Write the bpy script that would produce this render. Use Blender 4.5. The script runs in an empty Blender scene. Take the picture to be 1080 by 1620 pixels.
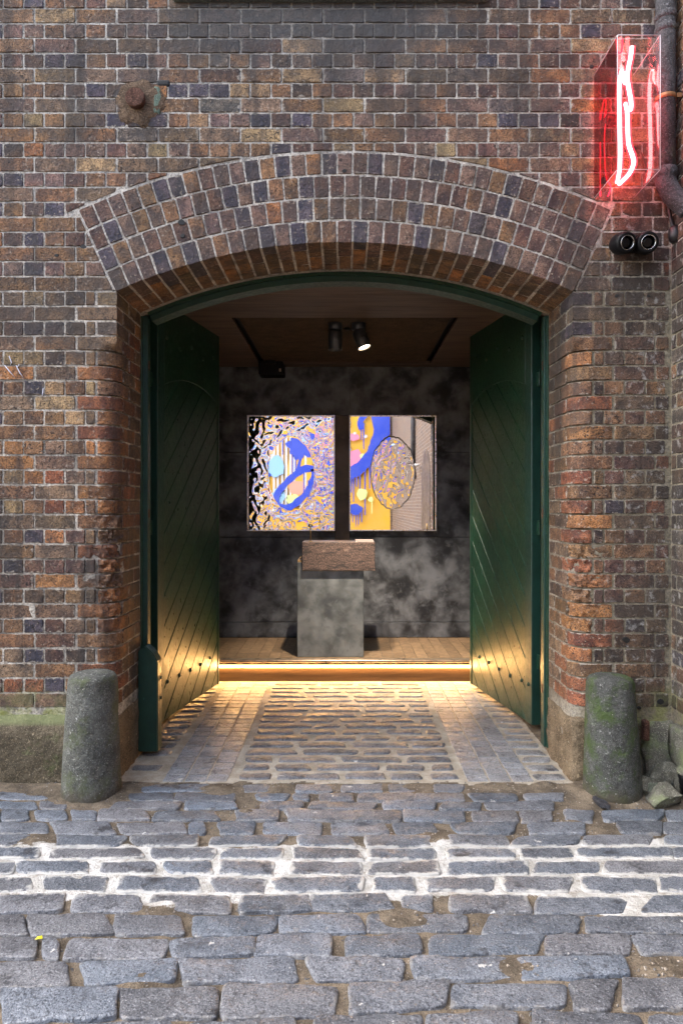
import bpy, bmesh, math, random
from math import radians, sin, cos, pi
from mathutils import Vector, noise

random.seed(7)
scene = bpy.context.scene
COL = scene.collection

# ------------------------------------------------------------------ camera
F, VX, VY, CAMZ = 1092.0, 545.0, 800.0, 1.6      # focal length in photo pixels, vanishing point, eye height
cam_d = bpy.data.cameras.new("camera")
cam_d.sensor_fit = 'VERTICAL'
cam_d.sensor_height = 36.0
cam_d.sensor_width = 24.0
cam_d.lens = F / 1620 * 36
cam_d.shift_x = -5 / 1620
cam_d.shift_y = -10 / 1620
cam_d.clip_start = 0.05
cam_d.clip_end = 400
cam = bpy.data.objects.new("camera", cam_d)
cam.location = (0, 0, CAMZ)
cam.rotation_euler = (radians(90), 0, 0)
COL.objects.link(cam)
scene.camera = cam

# ------------------------------------------------------------------ sky, sun, exposure
SUN_ROT, SUN_EL = radians(-82), radians(48)
world = bpy.data.worlds.new("World")
scene.world = world
world.use_nodes = True
wn = world.node_tree
sky = wn.nodes.new('ShaderNodeTexSky')
sky.sky_type = 'NISHITA'
sky.sun_disc = False
sky.sun_elevation = SUN_EL
sky.sun_rotation = SUN_ROT
sky.air_density = 1.0
sky.dust_density = 3.0
sky.ozone_density = 1.0
bg = wn.nodes['Background']
bg.inputs['Strength'].default_value = 0.115
wn.links.new(sky.outputs[0], bg.inputs['Color'])
sun_d = bpy.data.lights.new("sun", 'SUN')
sun_d.energy = 1.5
sun_d.angle = radians(110)
sun_d.color = (1.0, 0.975, 0.94)
sun = bpy.data.objects.new("sun", sun_d)
sdir = Vector((sin(SUN_ROT) * cos(SUN_EL), cos(SUN_ROT) * cos(SUN_EL), sin(SUN_EL)))
sun.rotation_euler = (-sdir).to_track_quat('-Z', 'Y').to_euler()
sun.location = (-4, 0, 9)
COL.objects.link(sun)
scene.view_settings.view_transform = 'Standard'
scene.view_settings.look = 'None'
scene.view_settings.exposure = 2.3
scene.view_settings.gamma = 1.0
scene.view_settings.use_curve_mapping = False
scene.cycles.use_denoising = True
scene.cycles.max_bounces = 6
scene.cycles.diffuse_bounces = 3
scene.cycles.use_adaptive_sampling = True
scene.cycles.adaptive_threshold = 0.03
scene.cycles.transparent_max_bounces = 16
scene.cycles.sample_clamp_indirect = 6.0
scene.cycles.caustics_refractive = False

# ------------------------------------------------------------------ helpers
def at(px, py, Y):
    return Vector(((px - VX) * Y / F, Y, CAMZ - (py - VY) * Y / F))

def gp(px, py, z=0.0):                       # photo pixel -> point on the ground
    Y = F * (CAMZ - z) / (py - VY)
    return Vector(((px - VX) * Y / F, Y))

def link(name, me, mat=None, parent=None, loc=(0, 0, 0), rot=(0, 0, 0), color=None, **props):
    o = bpy.data.objects.new(name, me)
    COL.objects.link(o)
    o.location = loc
    o.rotation_euler = rot
    if parent is not None:
        o.parent = parent
    if mat is not None and me is not None:
        if not me.materials:
            me.materials.append(mat)
    if color is not None:
        o.color = (color[0], color[1], color[2], 1)
    for k, v in props.items():
        o[k] = v
    return o

def empty(name, loc=(0, 0, 0), rotz=0, **props):
    return link(name, None, None, None, loc, (0, 0, rotz), None, **props)

def mesh(name, verts, faces, smooth=False, recalc=True):
    me = bpy.data.meshes.new(name)
    me.from_pydata([tuple(v) for v in verts], [], faces)
    if recalc:
        bm = bmesh.new()
        bm.from_mesh(me)
        bmesh.ops.recalc_face_normals(bm, faces=bm.faces)
        bm.to_mesh(me)
        bm.free()
    if smooth:
        me.polygons.foreach_set('use_smooth', [True] * len(me.polygons))
    me.update()
    return me

def box(name, x0, x1, y0, y1, z0, z1, bev=0.0, seg=2):
    bm = bmesh.new()
    vs = [bm.verts.new((x, y, z)) for x in (x0, x1) for y in (y0, y1) for z in (z0, z1)]
    for f in ((0, 1, 3, 2), (4, 6, 7, 5), (0, 4, 5, 1), (2, 3, 7, 6), (0, 2, 6, 4), (1, 5, 7, 3)):
        bm.faces.new([vs[i] for i in f])
    bmesh.ops.recalc_face_normals(bm, faces=bm.faces)
    if bev:
        bmesh.ops.bevel(bm, geom=bm.edges[:], offset=bev, segments=seg, affect='EDGES', profile=0.5)
    me = bpy.data.meshes.new(name)
    bm.to_mesh(me)
    bm.free()
    return me

def tube(name, pts, r, sides=12, cap=True, smooth=True):
    pts = [Vector(p) for p in pts]
    rs = r if isinstance(r, (list, tuple)) else [r] * len(pts)
    verts, faces = [], []
    up = None
    for i, p in enumerate(pts):
        t = (pts[min(i + 1, len(pts) - 1)] - pts[max(i - 1, 0)]).normalized()
        if up is None:
            up = Vector((0, 0, 1)) if abs(t.z) < 0.9 else Vector((1, 0, 0))
        a = t.cross(up).normalized()
        up = a.cross(t).normalized()
        for k in range(sides):
            an = 2 * pi * k / sides
            verts.append(p + (a * cos(an) + up * sin(an)) * rs[i])
    for i in range(len(pts) - 1):
        for k in range(sides):
            k2 = (k + 1) % sides
            faces.append((i * sides + k, i * sides + k2, (i + 1) * sides + k2, (i + 1) * sides + k))
    if cap:
        faces.append(tuple(range(sides)))
        faces.append(tuple(range((len(pts) - 1) * sides, len(pts) * sides)))
    me = mesh(name, verts, faces, smooth)
    if smooth and cap:
        for p in me.polygons:
            if len(p.vertices) > 4:
                p.use_smooth = False
    return me

def smooth_path(pts, n=6):
    pts = [Vector(p) for p in pts]
    out = []
    for i in range(len(pts) - 1):
        p0, p1, p2, p3 = pts[max(i - 1, 0)], pts[i], pts[i + 1], pts[min(i + 2, len(pts) - 1)]
        for k in range(n):
            t = k / n
            out.append(0.5 * ((2 * p1) + (p2 - p0) * t + (2 * p0 - 5 * p1 + 4 * p2 - p3) * t * t + (3 * p1 - p0 - 3 * p2 + p3) * t ** 3))
    out.append(pts[-1])
    return out

def lathe(name, prof, sides=24, axis='Z', smooth=True, cap=True):
    verts, faces = [], []
    for (r, h) in prof:
        for k in range(sides):
            a = 2 * pi * k / sides
            v = (r * cos(a), r * sin(a), h)
            verts.append(v if axis == 'Z' else (v[0], h, v[1]))
    for i in range(len(prof) - 1):
        for k in range(sides):
            k2 = (k + 1) % sides
            faces.append((i * sides + k, i * sides + k2, (i + 1) * sides + k2, (i + 1) * sides + k))
    if cap:
        faces.append(tuple(range(sides)))
        faces.append(tuple(range((len(prof) - 1) * sides, len(prof) * sides)))
    return mesh(name, verts, faces, smooth)

def clip(poly, p, n):                         # keep the side where (q-p).n >= 0
    out = []
    m = len(poly)
    for i in range(m):
        a, b = poly[i], poly[(i + 1) % m]
        da = (a[0] - p[0]) * n[0] + (a[1] - p[1]) * n[1]
        db = (b[0] - p[0]) * n[0] + (b[1] - p[1]) * n[1]
        if da >= 0:
            out.append(a)
        if (da >= 0) != (db >= 0):
            t = da / (da - db)
            out.append((a[0] + (b[0] - a[0]) * t, a[1] + (b[1] - a[1]) * t))
    return out

def area(poly):
    return 0.5 * sum(poly[i][0] * poly[(i + 1) % len(poly)][1] - poly[(i + 1) % len(poly)][0] * poly[i][1] for i in range(len(poly)))

def outline(poly, rc, seg, jit, rnd, mid=False):
    """rounded, subdivided, jittered outline of a convex polygon"""
    pts = []
    m = len(poly)
    for i in range(m):
        p, a, b = Vector(poly[i]), Vector(poly[i - 1]), Vector(poly[(i + 1) % m])
        la, lb = (a - p).length, (b - p).length
        r = rc * rnd.uniform(0.5, 1.5)
        ra, rb = min(r, la * 0.3), min(r * rnd.uniform(0.7, 1.3), lb * 0.3)
        q0, q1 = p + (a - p) / max(la, 1e-6) * ra, p + (b - p) / max(lb, 1e-6) * rb
        pts.append(q0)
        if mid:
            pts.append((q0 + q1) * 0.5 * 0.55 + p * 0.45)
        pts.append(q1)
    out = []
    m = len(pts)
    for i in range(m):
        a, b = pts[i], pts[(i + 1) % m]
        L = (b - a).length
        k = max(1, int(round(L / seg)))
        d = (b - a) / max(L, 1e-6)
        nrm = Vector((d.y, -d.x))
        for j in range(k):
            q = a + (b - a) * (j / k)
            if k > 1 or j > 0:
                q = q + nrm * rnd.uniform(-jit, jit)
            out.append(q)
    return out

def piece(name, poly, depth, rc=0.004, seg=0.06, jit=0.0015, bev=0.004, drop=0.003, rnd=random, floor=False, rough=0.0008, dome=0.0, mid=False, tilt=0.0, warp=0.0):
    """one brick / sett / tile: bevelled slab from a convex outline; wall: x,z plane facing -y, floor: x,y plane facing +z"""
    ol = outline(poly, rc, seg, jit, rnd, mid)
    if warp:
        so = rnd.uniform(0, 90)
        ol = [p + Vector((noise.noise(Vector((p.x * 11 + so, p.y * 11, 0))), noise.noise(Vector((p.x * 11, p.y * 11 + so, 5))))) * warp for p in ol]
    c = sum(ol, Vector((0, 0))) / len(ol)
    n = len(ol)
    tx, ty = rnd.uniform(-tilt, tilt), rnd.uniform(-tilt, tilt)
    rings = [(0.0, -depth), (0.0, -drop), (bev, 0.0)]
    if dome:
        rings = [(0.0, -depth), (0.0, -drop - dome), (bev, -dome * 0.45), (bev * 3.2, 0.0)]
    verts = []
    for (ins, h) in rings:
        for p in ol:
            v = c - p
            L = v.length
            q = p + v * min(ins / max(L, 1e-6), 0.6)
            hh = h + (rnd.uniform(-rough, rough) if h > -depth else 0) + ((q.x - c.x) * tx + (q.y - c.y) * ty if h > -depth else 0)
            verts.append((q.x, q.y, hh) if floor else (q.x, -hh, q.y))
    faces = []
    for r in range(len(rings) - 1):
        for i in range(n):
            j = (i + 1) % n
            faces.append((r * n + i, r * n + j, (r + 1) * n + j, (r + 1) * n + i))
    faces.append(tuple((len(rings) - 1) * n + i for i in range(n)))
    me = mesh(name, verts, faces, recalc=False)
    if dome:
        me.polygons.foreach_set('use_smooth', [True] * len(me.polygons))
    return me

def rect(w, h):
    return [(-w / 2, -h / 2), (w / 2, -h / 2), (w / 2, h / 2), (-w / 2, h / 2)]

def fbm(v, s, o=3):
    return noise.fractal(Vector(v) * s, 1.0, 2.0, o)

# ------------------------------------------------------------------ material helpers
class G:
    def __init__(self, name):
        self.m = bpy.data.materials.new(name)
        self.m.use_nodes = True
        self.t = self.m.node_tree
        self.b = self.t.nodes['Principled BSDF']
        self.out = self.t.nodes['Material Output']
    def n(self, typ, **kw):
        nd = self.t.nodes.new('ShaderNode' + typ)
        for k, v in kw.items():
            if hasattr(nd, k):
                setattr(nd, k, v)
        return nd
    def put(self, sock, v):
        if isinstance(v, bpy.types.NodeSocket):
            self.t.links.new(v, sock)
        elif isinstance(v, (tuple, list)) and len(v) == 3 and sock.type == 'RGBA':
            sock.default_value = (*v, 1)
        else:
            sock.default_value = v
    def noise(self, vec, scale, detail=4, rough=0.6, dist=0.0):
        nd = self.n('TexNoise')
        self.put(nd.inputs['Vector'], vec)
        nd.inputs['Scale'].default_value = scale
        nd.inputs['Detail'].default_value = detail
        nd.inputs['Roughness'].default_value = rough
        nd.inputs['Distortion'].default_value = dist
        return nd.outputs['Fac']
    def ramp(self, v, lo, hi, a=0.0, b=1.0):
        nd = self.n('MapRange', interpolation_type='SMOOTHSTEP')
        self.put(nd.inputs[0], v)
        for i, x in enumerate((lo, hi, a, b)):
            self.put(nd.inputs[1 + i], x)
        return nd.outputs[0]
    def math(self, op, a, b=0.0, clamp=False):
        nd = self.n('Math', operation=op)
        nd.use_clamp = clamp
        self.put(nd.inputs[0], a)
        self.put(nd.inputs[1], b)
        return nd.outputs[0]
    def vmath(self, op, a, b):
        nd = self.n('VectorMath', operation=op)
        self.put(nd.inputs[0], a)
        if op == 'SCALE':
            self.put(nd.inputs['Scale'], b)
        else:
            self.put(nd.inputs[1], b)
        return nd.outputs[0]
    def mix(self, f, a, b, mode='MIX'):
        nd = self.n('Mix', data_type='RGBA', blend_type=mode)
        self.put(nd.inputs[0], f)
        self.put(nd.inputs[6], a)
        self.put(nd.inputs[7], b)
        return nd.outputs[2]
    def sep(self, v):
        nd = self.n('SeparateXYZ')
        self.put(nd.inputs[0], v)
        return nd.outputs
    def bump(self, h, strength, dist, prev=None):
        nd = self.n('Bump')
        self.put(nd.inputs['Height'], h)
        nd.inputs['Strength'].default_value = strength
        nd.inputs['Distance'].default_value = dist
        if prev is not None:
            self.put(nd.inputs['Normal'], prev)
        return nd.outputs[0]
    def pos(self):
        return self.n('NewGeometry').outputs['Position']
    def objc(self, rnd=True):
        v = self.n('TexCoord').outputs['Object']
        if rnd:
            r = self.n('ObjectInfo').outputs['Random']
            off = self.math('MULTIPLY', r, 53.0)
            v = self.vmath('ADD', v, self.comb(off, off, off))
        return v
    def comb(self, x, y, z):
        nd = self.n('CombineXYZ')
        for i, q in enumerate((x, y, z)):
            self.put(nd.inputs[i], q)
        return nd.outputs[0]
    def fin(self, color=None, rough=None, normal=None, metal=None, spec=None):
        if color is not None:
            self.put(self.b.inputs['Base Color'], color)
        if rough is not None:
            self.put(self.b.inputs['Roughness'], rough)
        if normal is not None:
            self.put(self.b.inputs['Normal'], normal)
        if metal is not None:
            self.put(self.b.inputs['Metallic'], metal)
        if spec is not None:
            self.put(self.b.inputs['Specular IOR Level'], spec)
        return self.m

def emit(name, color, strength):
    g = G(name)
    g.put(g.b.inputs['Base Color'], (0, 0, 0))
    g.put(g.b.inputs['Emission Color'], color)
    g.b.inputs['Emission Strength'].default_value = strength
    return g.m

MORTAR = (0.45, 0.41, 0.35)

def moss_masks(g, p):
    """lichen and efflorescence stains low on the masonry and in the corner, by place"""
    x, y, z = g.sep(p)
    n1 = g.noise(p, 7, 3, 0.65)
    low = g.math('MULTIPLY', g.ramp(z, 0.62, 0.40), g.ramp(n1, 0.40, 0.60))
    leftside = g.ramp(x, -1.45, -1.75)
    rightside = g.math('MULTIPLY', g.ramp(x, 1.62, 1.8), 0.7)
    moss = g.math('MULTIPLY', low, g.math('ADD', leftside, rightside, True))
    n2 = g.noise(p, 16, 4, 0.7)
    effl = g.math('MULTIPLY', g.ramp(n2, 0.54, 0.68), g.ramp(x, 1.35, 1.8))
    return moss, effl

def brick_mat(name='brick', smear='xz'):
    g = G(name)
    oc = g.objc()
    p = g.pos()
    base = g.n('ObjectInfo').outputs['Color']
    big = g.noise(oc, 11, 2, 0.6, 0.4)
    c = g.mix(g.ramp(big, 0.36, 0.64), g.mix(0.58, base, (0.024, 0.017, 0.017)), g.mix(0.16, base, (0.44, 0.27, 0.14)))
    # kiln bands across a brick
    x, y, z = g.sep(oc)
    band = g.noise(g.comb(g.math('MULTIPLY', x, 1.0), 0.0, g.math('MULTIPLY', z, 0.08)), 13, 2, 0.5)
    c = g.mix(g.ramp(band, 0.56, 0.66, 0.0, 0.55), c, g.mix(0.6, base, (0.035, 0.026, 0.03)))
    grain = g.noise(oc, 130, 1, 0.7)
    c = g.mix(g.ramp(grain, 0.30, 0.62, 0.75, 0.0), c, (0.02, 0.015, 0.012))
    spk = g.noise(oc, 75, 1, 0.5)
    many = g.ramp(g.noise(g.vmath('SCALE', g.comb(g.n('ObjectInfo').outputs['Random'], 0.0, 0.0), 40.0), 1.0, 0), 0.4, 0.7, 0.70, 0.62)
    c = g.mix(g.ramp(g.math('SUBTRACT', spk, many), 0.0, 0.03, 0.0, 0.9), c, (0.012, 0.01, 0.01))
    pale = g.noise(oc, 55, 2, 0.75)
    c = g.mix(g.ramp(pale, 0.60, 0.72, 0.0, 0.6), c, (0.42, 0.34, 0.26))
    # mortar smeared over the arrises
    gen = g.n('TexCoord').outputs['Generated']
    gx, gy, gz = g.sep(gen)
    ex = g.math('MINIMUM', gx, g.math('SUBTRACT', 1.0, gx))
    ez = g.math('MINIMUM', gz, g.math('SUBTRACT', 1.0, gz))
    e = g.math('MINIMUM', g.math('MULTIPLY', ex, 2.0), ez) if smear == 'xz' else (ez if smear == 'z' else 0.35)
    sm = g.math('ADD', g.math('MULTIPLY', e, 1.6), g.math('MULTIPLY', g.noise(oc, 32, 3, 0.72), 1.5))
    c = g.mix(g.ramp(sm, 0.82, 0.64, 0.0, 0.7), c, (0.37, 0.335, 0.28))
    dirt = g.noise(p, 1.7, 3, 0.65)
    c = g.mix(g.ramp(dirt, 0.48, 0.68, 0.0, 0.6), c, (0.05, 0.042, 0.036))
    wx_, wy_, wz_ = g.sep(p)
    run = g.noise(g.comb(wx_, wy_, g.math('MULTIPLY', wz_, 0.10)), 5.5, 3, 0.6)
    c = g.mix(g.ramp(run, 0.50, 0.68, 0.0, 0.65), c, (0.034, 0.029, 0.026))
    soot = g.math('MULTIPLY', g.math('MULTIPLY', g.ramp(wz_, 3.95, 4.4), g.ramp(g.math('ABSOLUTE', g.math('ADD', wx_, 0.15)), 1.05, 0.7)), g.ramp(dirt, 0.30, 0.55))
    c = g.mix(g.math('MULTIPLY', soot, 0.6), c, (0.055, 0.055, 0.055))
    dirt_shade = g.math('MULTIPLY', g.ramp(wx_, 1.40, 1.8), g.ramp(wz_, 3.5, 3.0))  # right pier darkened: dirt plus painted-in shade beside the side wall
    c = g.mix(g.math('MULTIPLY', dirt_shade, g.ramp(dirt, 0.3, 0.6, 0.15, 0.6)), c, (0.035, 0.028, 0.022))
    moss, effl = moss_masks(g, p)
    c = g.mix(g.math('MULTIPLY', moss, 0.75), c, (0.12, 0.125, 0.05))
    c = g.mix(g.math('MULTIPLY', effl, 0.55), c, (0.34, 0.33, 0.31))
    h = g.math('ADD', g.math('MULTIPLY', grain, 0.5), g.math('MULTIPLY', pale, 0.9))
    nb = g.bump(h, 0.8, 0.005)
    nb = g.bump(g.noise(oc, 22, 2, 0.6), 0.7, 0.010, nb)
    return g.fin(c, g.ramp(big, 0.3, 0.7, 0.72, 0.92), nb, spec=0.35)

def mortar_mat(name='mortar', tint=MORTAR):
    g = G(name)
    p = g.pos()
    n1 = g.noise(p, 5, 3, 0.7)
    n2 = g.noise(p, 70, 2, 0.75)
    x, y, z = g.sep(p)
    c = g.mix(g.ramp(n1, 0.36, 0.62), tuple(v * 0.42 for v in tint), tuple(min(v * 1.35, 0.62) for v in tint))
    up = g.ramp(z, 2.4, 3.1)
    c = g.mix(g.math('MULTIPLY', up, 0.45), c, (0.54, 0.515, 0.475))
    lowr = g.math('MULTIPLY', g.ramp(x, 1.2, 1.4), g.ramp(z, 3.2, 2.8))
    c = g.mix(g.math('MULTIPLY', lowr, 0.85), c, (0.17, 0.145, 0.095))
    run = g.noise(g.comb(x, y, g.math('MULTIPLY', z, 0.10)), 5.5, 3, 0.6)
    c = g.mix(g.ramp(run, 0.52, 0.70, 0.0, 0.6), c, (0.09, 0.08, 0.07))
    soot = g.math('MULTIPLY', g.ramp(z, 3.95, 4.4), g.ramp(g.math('ABSOLUTE', g.math('ADD', x, 0.15)), 1.05, 0.7))
    c = g.mix(g.math('MULTIPLY', soot, 0.65), c, (0.10, 0.095, 0.088))
    c = g.mix(g.ramp(n2, 0.55, 0.38, 0.0, 0.6), c, (0.09, 0.08, 0.07))
    moss, effl = moss_masks(g, p)
    c = g.mix(g.math('MULTIPLY', moss, 0.8), c, (0.22, 0.24, 0.06))
    nb = g.bump(g.math('ADD', n2, g.math('MULTIPLY', g.noise(p, 28, 2), 1.4)), 0.9, 0.008)
    return g.fin(c, 0.95, nb, spec=0.2)

def stone_mat(name, base, moss=0.0, dark=0.5, sc=1.0, mossc=(0.10, 0.125, 0.045), top=None, tide=False):
    g = G(name)
    oc = g.objc(False)
    p = g.pos()
    n1 = g.noise(oc, 5 * sc, 4, 0.68)
    n2 = g.noise(oc, 60 * sc, 3, 0.75)
    n3 = g.noise(oc, 22 * sc, 4, 0.7)
    c = g.mix(g.ramp(n1, 0.35, 0.65), tuple(v * (1 - dark) for v in base), base)
    c = g.mix(g.ramp(n2, 0.55, 0.35, 0.0, 0.7), c, tuple(v * 0.3 for v in base))
    c = g.mix(g.ramp(n3, 0.63, 0.70, 0.0, 0.8), c, tuple(min(1, v * 2.4) for v in base))
    c = g.mix(g.ramp(g.noise(oc, 150, 1, 0.6), 0.58, 0.70, 0.0, 0.6), c, tuple(min(1, v * 2.0) for v in base))
    if moss:
        c = g.mix(g.ramp(g.noise(p, 6, 6, 0.7), 0.62 - moss * 0.25, 0.80 - moss * 0.25, 0.0, 0.85), c, mossc)
    if top:
        x, y, z = g.sep(p)
        c = g.mix(g.math('MULTIPLY', g.ramp(z, top, top + 0.03), 0.8), c, (0.165, 0.185, 0.085))
    if tide:
        x, y, z = g.sep(p)
        c = g.mix(g.math('MULTIPLY', g.ramp(g.math('ADD', z, g.math('MULTIPLY', n1, 0.16)), 0.17, 0.08), 0.75), c, (0.075, 0.062, 0.045))
        st = g.noise(g.comb(x, y, g.math('MULTIPLY', z, 0.25)), 24, 4, 0.7)
        c = g.mix(g.ramp(st, 0.60, 0.72, 0.0, 0.5), c, tuple(v * 0.35 for v in base))
        c = g.mix(g.ramp(g.noise(p, 34, 5, 0.75), 0.64, 0.68, 0.0, 0.8), c, (0.42, 0.42, 0.40))
    nb = g.bump(n2, 0.8, 0.007)
    nb = g.bump(n3, 0.8, 0.018, nb)
    return g.fin(c, 0.93, nb, spec=0.25)

def sett_mat():
    g = G('basalt_sett')
    oc = g.objc()
    base = g.n('ObjectInfo').outputs['Color']
    n1 = g.noise(oc, 7, 3, 0.65)
    n2 = g.noise(oc, 150, 1, 0.8)
    n3 = g.noise(oc, 38, 3, 0.75)
    c = g.mix(g.ramp(n1, 0.3, 0.7), g.mix(0.35, base, (0.035, 0.04, 0.05)), g.mix(0.25, base, (0.30, 0.31, 0.33)))
    c = g.mix(g.ramp(n2, 0.48, 0.32, 0.0, 0.85), c, (0.022, 0.024, 0.030))
    c = g.mix(g.ramp(n2, 0.59, 0.72, 0.0, 0.55), c, (0.38, 0.39, 0.41))
    c = g.mix(g.ramp(n3, 0.56, 0.68, 0.0, 0.55), c, (0.035, 0.036, 0.042))
    gen = g.n('TexCoord').outputs['Generated']
    gx, gy, gz = g.sep(gen)
    ex = g.math('MINIMUM', gx, g.math('SUBTRACT', 1.0, gx))
    ey = g.math('MINIMUM', gy, g.math('SUBTRACT', 1.0, gy))
    e = g.math('MINIMUM', g.math('MULTIPLY', ex, 2.2), ey)
    sm = g.math('ADD', g.math('MULTIPLY', e, 2.2), g.math('MULTIPLY', g.noise(oc, 20, 3, 0.7), 1.2))
    c = g.mix(g.ramp(sm, 0.74, 0.56, 0.0, 0.4), c, (0.25, 0.235, 0.21))
    stain = g.noise(g.pos(), 4.5, 4, 0.75)
    c = g.mix(g.ramp(stain, 0.58, 0.68, 0.0, 0.75), c, (0.022, 0.022, 0.026))
    sx, sy, sz = g.sep(g.pos())
    zone = g.math('MULTIPLY', g.ramp(sy, 2.72, 2.88), g.ramp(sy, 3.40, 3.20))
    c = g.mix(g.math('MULTIPLY', zone, g.ramp(sm, 0.98, 0.72, 0.0, 0.8)), c, (0.46, 0.45, 0.42))
    wht = g.noise(g.vmath('ADD', g.pos(), (7.0, 3.0, 1.0)), 9, 4, 0.75)
    c = g.mix(g.ramp(wht, 0.66, 0.69, 0.0, 0.8), c, (0.55, 0.54, 0.51))
    nb = g.bump(n2, 0.6, 0.003)
    nb = g.bump(n3, 0.8, 0.010, nb)
    nb = g.bump(n1, 0.6, 0.025, nb)
    return g.fin(c, g.ramp(n3, 0.3, 0.7, 0.34, 0.62), nb, spec=0.5)

def ground_mat():
    g = G('joint_sand')
    p = g.pos()
    a = g.n('Attribute')
    a.attribute_name = 'lime'
    b = g.n('Attribute')
    b.attribute_name = 'bed'
    n1 = g.noise(p, 8, 4, 0.7)
    n2 = g.noise(p, 160, 2, 0.8)
    n3 = g.noise(p, 60, 3, 0.7)
    sand = g.mix(g.ramp(n1, 0.35, 0.68), (0.095, 0.076, 0.055), (0.22, 0.175, 0.125))
    sand = g.mix(g.ramp(n2, 0.5, 0.3, 0.0, 0.8), sand, (0.03, 0.026, 0.022))
    sand = g.mix(g.ramp(n3, 0.64, 0.72, 0.0, 0.7), sand, (0.33, 0.29, 0.24))
    lime = g.mix(g.ramp(n1, 0.35, 0.65), (0.36, 0.345, 0.31), (0.60, 0.59, 0.565))
    lime = g.mix(g.ramp(n2, 0.42, 0.3, 0.0, 0.35), lime, (0.25, 0.22, 0.19))
    bed = g.mix(g.ramp(n1, 0.3, 0.7), (0.31, 0.265, 0.20), (0.48, 0.435, 0.36))
    bed = g.mix(g.ramp(n2, 0.45, 0.3, 0.0, 0.5), bed, (0.1, 0.08, 0.06))
    lime = g.mix(g.ramp(g.noise(p, 26, 4, 0.75), 0.52, 0.64, 0.0, 0.65), lime, (0.27, 0.24, 0.20))
    fa = g.math('ADD', a.outputs['Fac'], g.math('MULTIPLY', g.math('SUBTRACT', g.noise(p, 14, 5, 0.7), 0.5), 1.5))
    c = g.mix(g.ramp(fa, 0.42, 0.58), sand, lime)
    c = g.mix(g.ramp(g.math('ADD', b.outputs['Fac'], g.math('MULTIPLY', g.math('SUBTRACT', n1, 0.5), 0.5)), 0.4, 0.6), c, bed)
    nb = g.bump(g.math('ADD', n2, g.math('MULTIPLY', n3, 1.2)), 0.8, 0.008)
    return g.fin(c, 0.95, nb, spec=0.2)

def paint_mat(name, col, rough=0.35, bump=0.35):
    g = G(name)
    oc = g.objc(False)
    n1 = g.noise(oc, 6, 5, 0.7)
    n2 = g.noise(g.vmath('MULTIPLY', oc, (1.0, 1.0, 0.5)), 45, 5, 0.7)
    n3 = g.noise(oc, 180, 2, 0.5)
    c = g.mix(g.ramp(n1, 0.3, 0.7), tuple(v * 0.75 for v in col), tuple(v * 1.2 for v in col))
    c = g.mix(g.ramp(n2, 0.66, 0.72, 0.0, 0.6), c, tuple(min(1, v * 2.5 + 0.03) for v in col))
    scr = g.noise(g.vmath('MULTIPLY', oc, (9.0, 9.0, 0.7)), 9, 3, 0.7, 1.5)
    c = g.mix(g.ramp(scr, 0.68, 0.73, 0.0, 0.45), c, (0.10, 0.085, 0.055))
    nb = g.bump(g.math('ADD', n2, g.math('MULTIPLY', n3, 0.3)), bump, 0.004)
    return g.fin(c, g.ramp(n2, 0.3, 0.7, rough - 0.08, rough + 0.15), nb, spec=0.5)

def metal_mat(name, col, rough=0.4, metal=1.0, var=0.3):
    g = G(name)
    oc = g.objc(False)
    n1 = g.noise(oc, 14, 5, 0.7)
    c = g.mix(g.ramp(n1, 0.3, 0.7), tuple(v * (1 - var) for v in col), tuple(min(1, v * (1 + var)) for v in col))
    return g.fin(c, g.ramp(n1, 0.3, 0.7, max(0.05, rough - 0.1), rough + 0.1), g.bump(g.noise(oc, 90, 3), 0.15, 0.002), metal=metal)

def cloudy_mat(name, lo, hi, sc=3.2, metal=0.35, rough=0.45):
    g = G(name)
    p = g.pos()
    n1 = g.noise(p, sc, 3, 0.5, 0.3)
    n2 = g.noise(p, sc * 3.0, 5, 0.62, 0.4)
    streak = g.noise(g.vmath('MULTIPLY', p, (1.0, 1.0, 0.35)), 26, 4, 0.7, 2.0)
    c = g.mix(g.ramp(n1, 0.32, 0.72), lo, hi)
    c = g.mix(g.ramp(n2, 0.48, 0.75, 0.0, 0.45), c, tuple(v * 1.2 for v in hi))
    c = g.mix(g.ramp(n2, 0.48, 0.25, 0.0, 0.5), c, lo)
    c = g.mix(g.ramp(streak, 0.68, 0.78, 0.0, 0.35), c, tuple(min(1, v * 1.8) for v in hi))
    return g.fin(c, g.ramp(n2, 0.3, 0.7, rough - 0.08, rough + 0.15), g.bump(streak, 0.08, 0.002), metal=metal)

def wood_mat(name, lo, hi, axis=0, rough=0.55):
    g = G(name)
    p = g.pos()
    s = [14.0, 14.0, 14.0]
    s[axis] = 0.8
    n1 = g.noise(g.vmath('MULTIPLY', p, tuple(s)), 2.2, 6, 0.65, 0.6)
    c = g.mix(g.ramp(n1, 0.3, 0.7), lo, hi)
    return g.fin(c, rough, g.bump(n1, 0.15, 0.003), spec=0.35)

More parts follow.
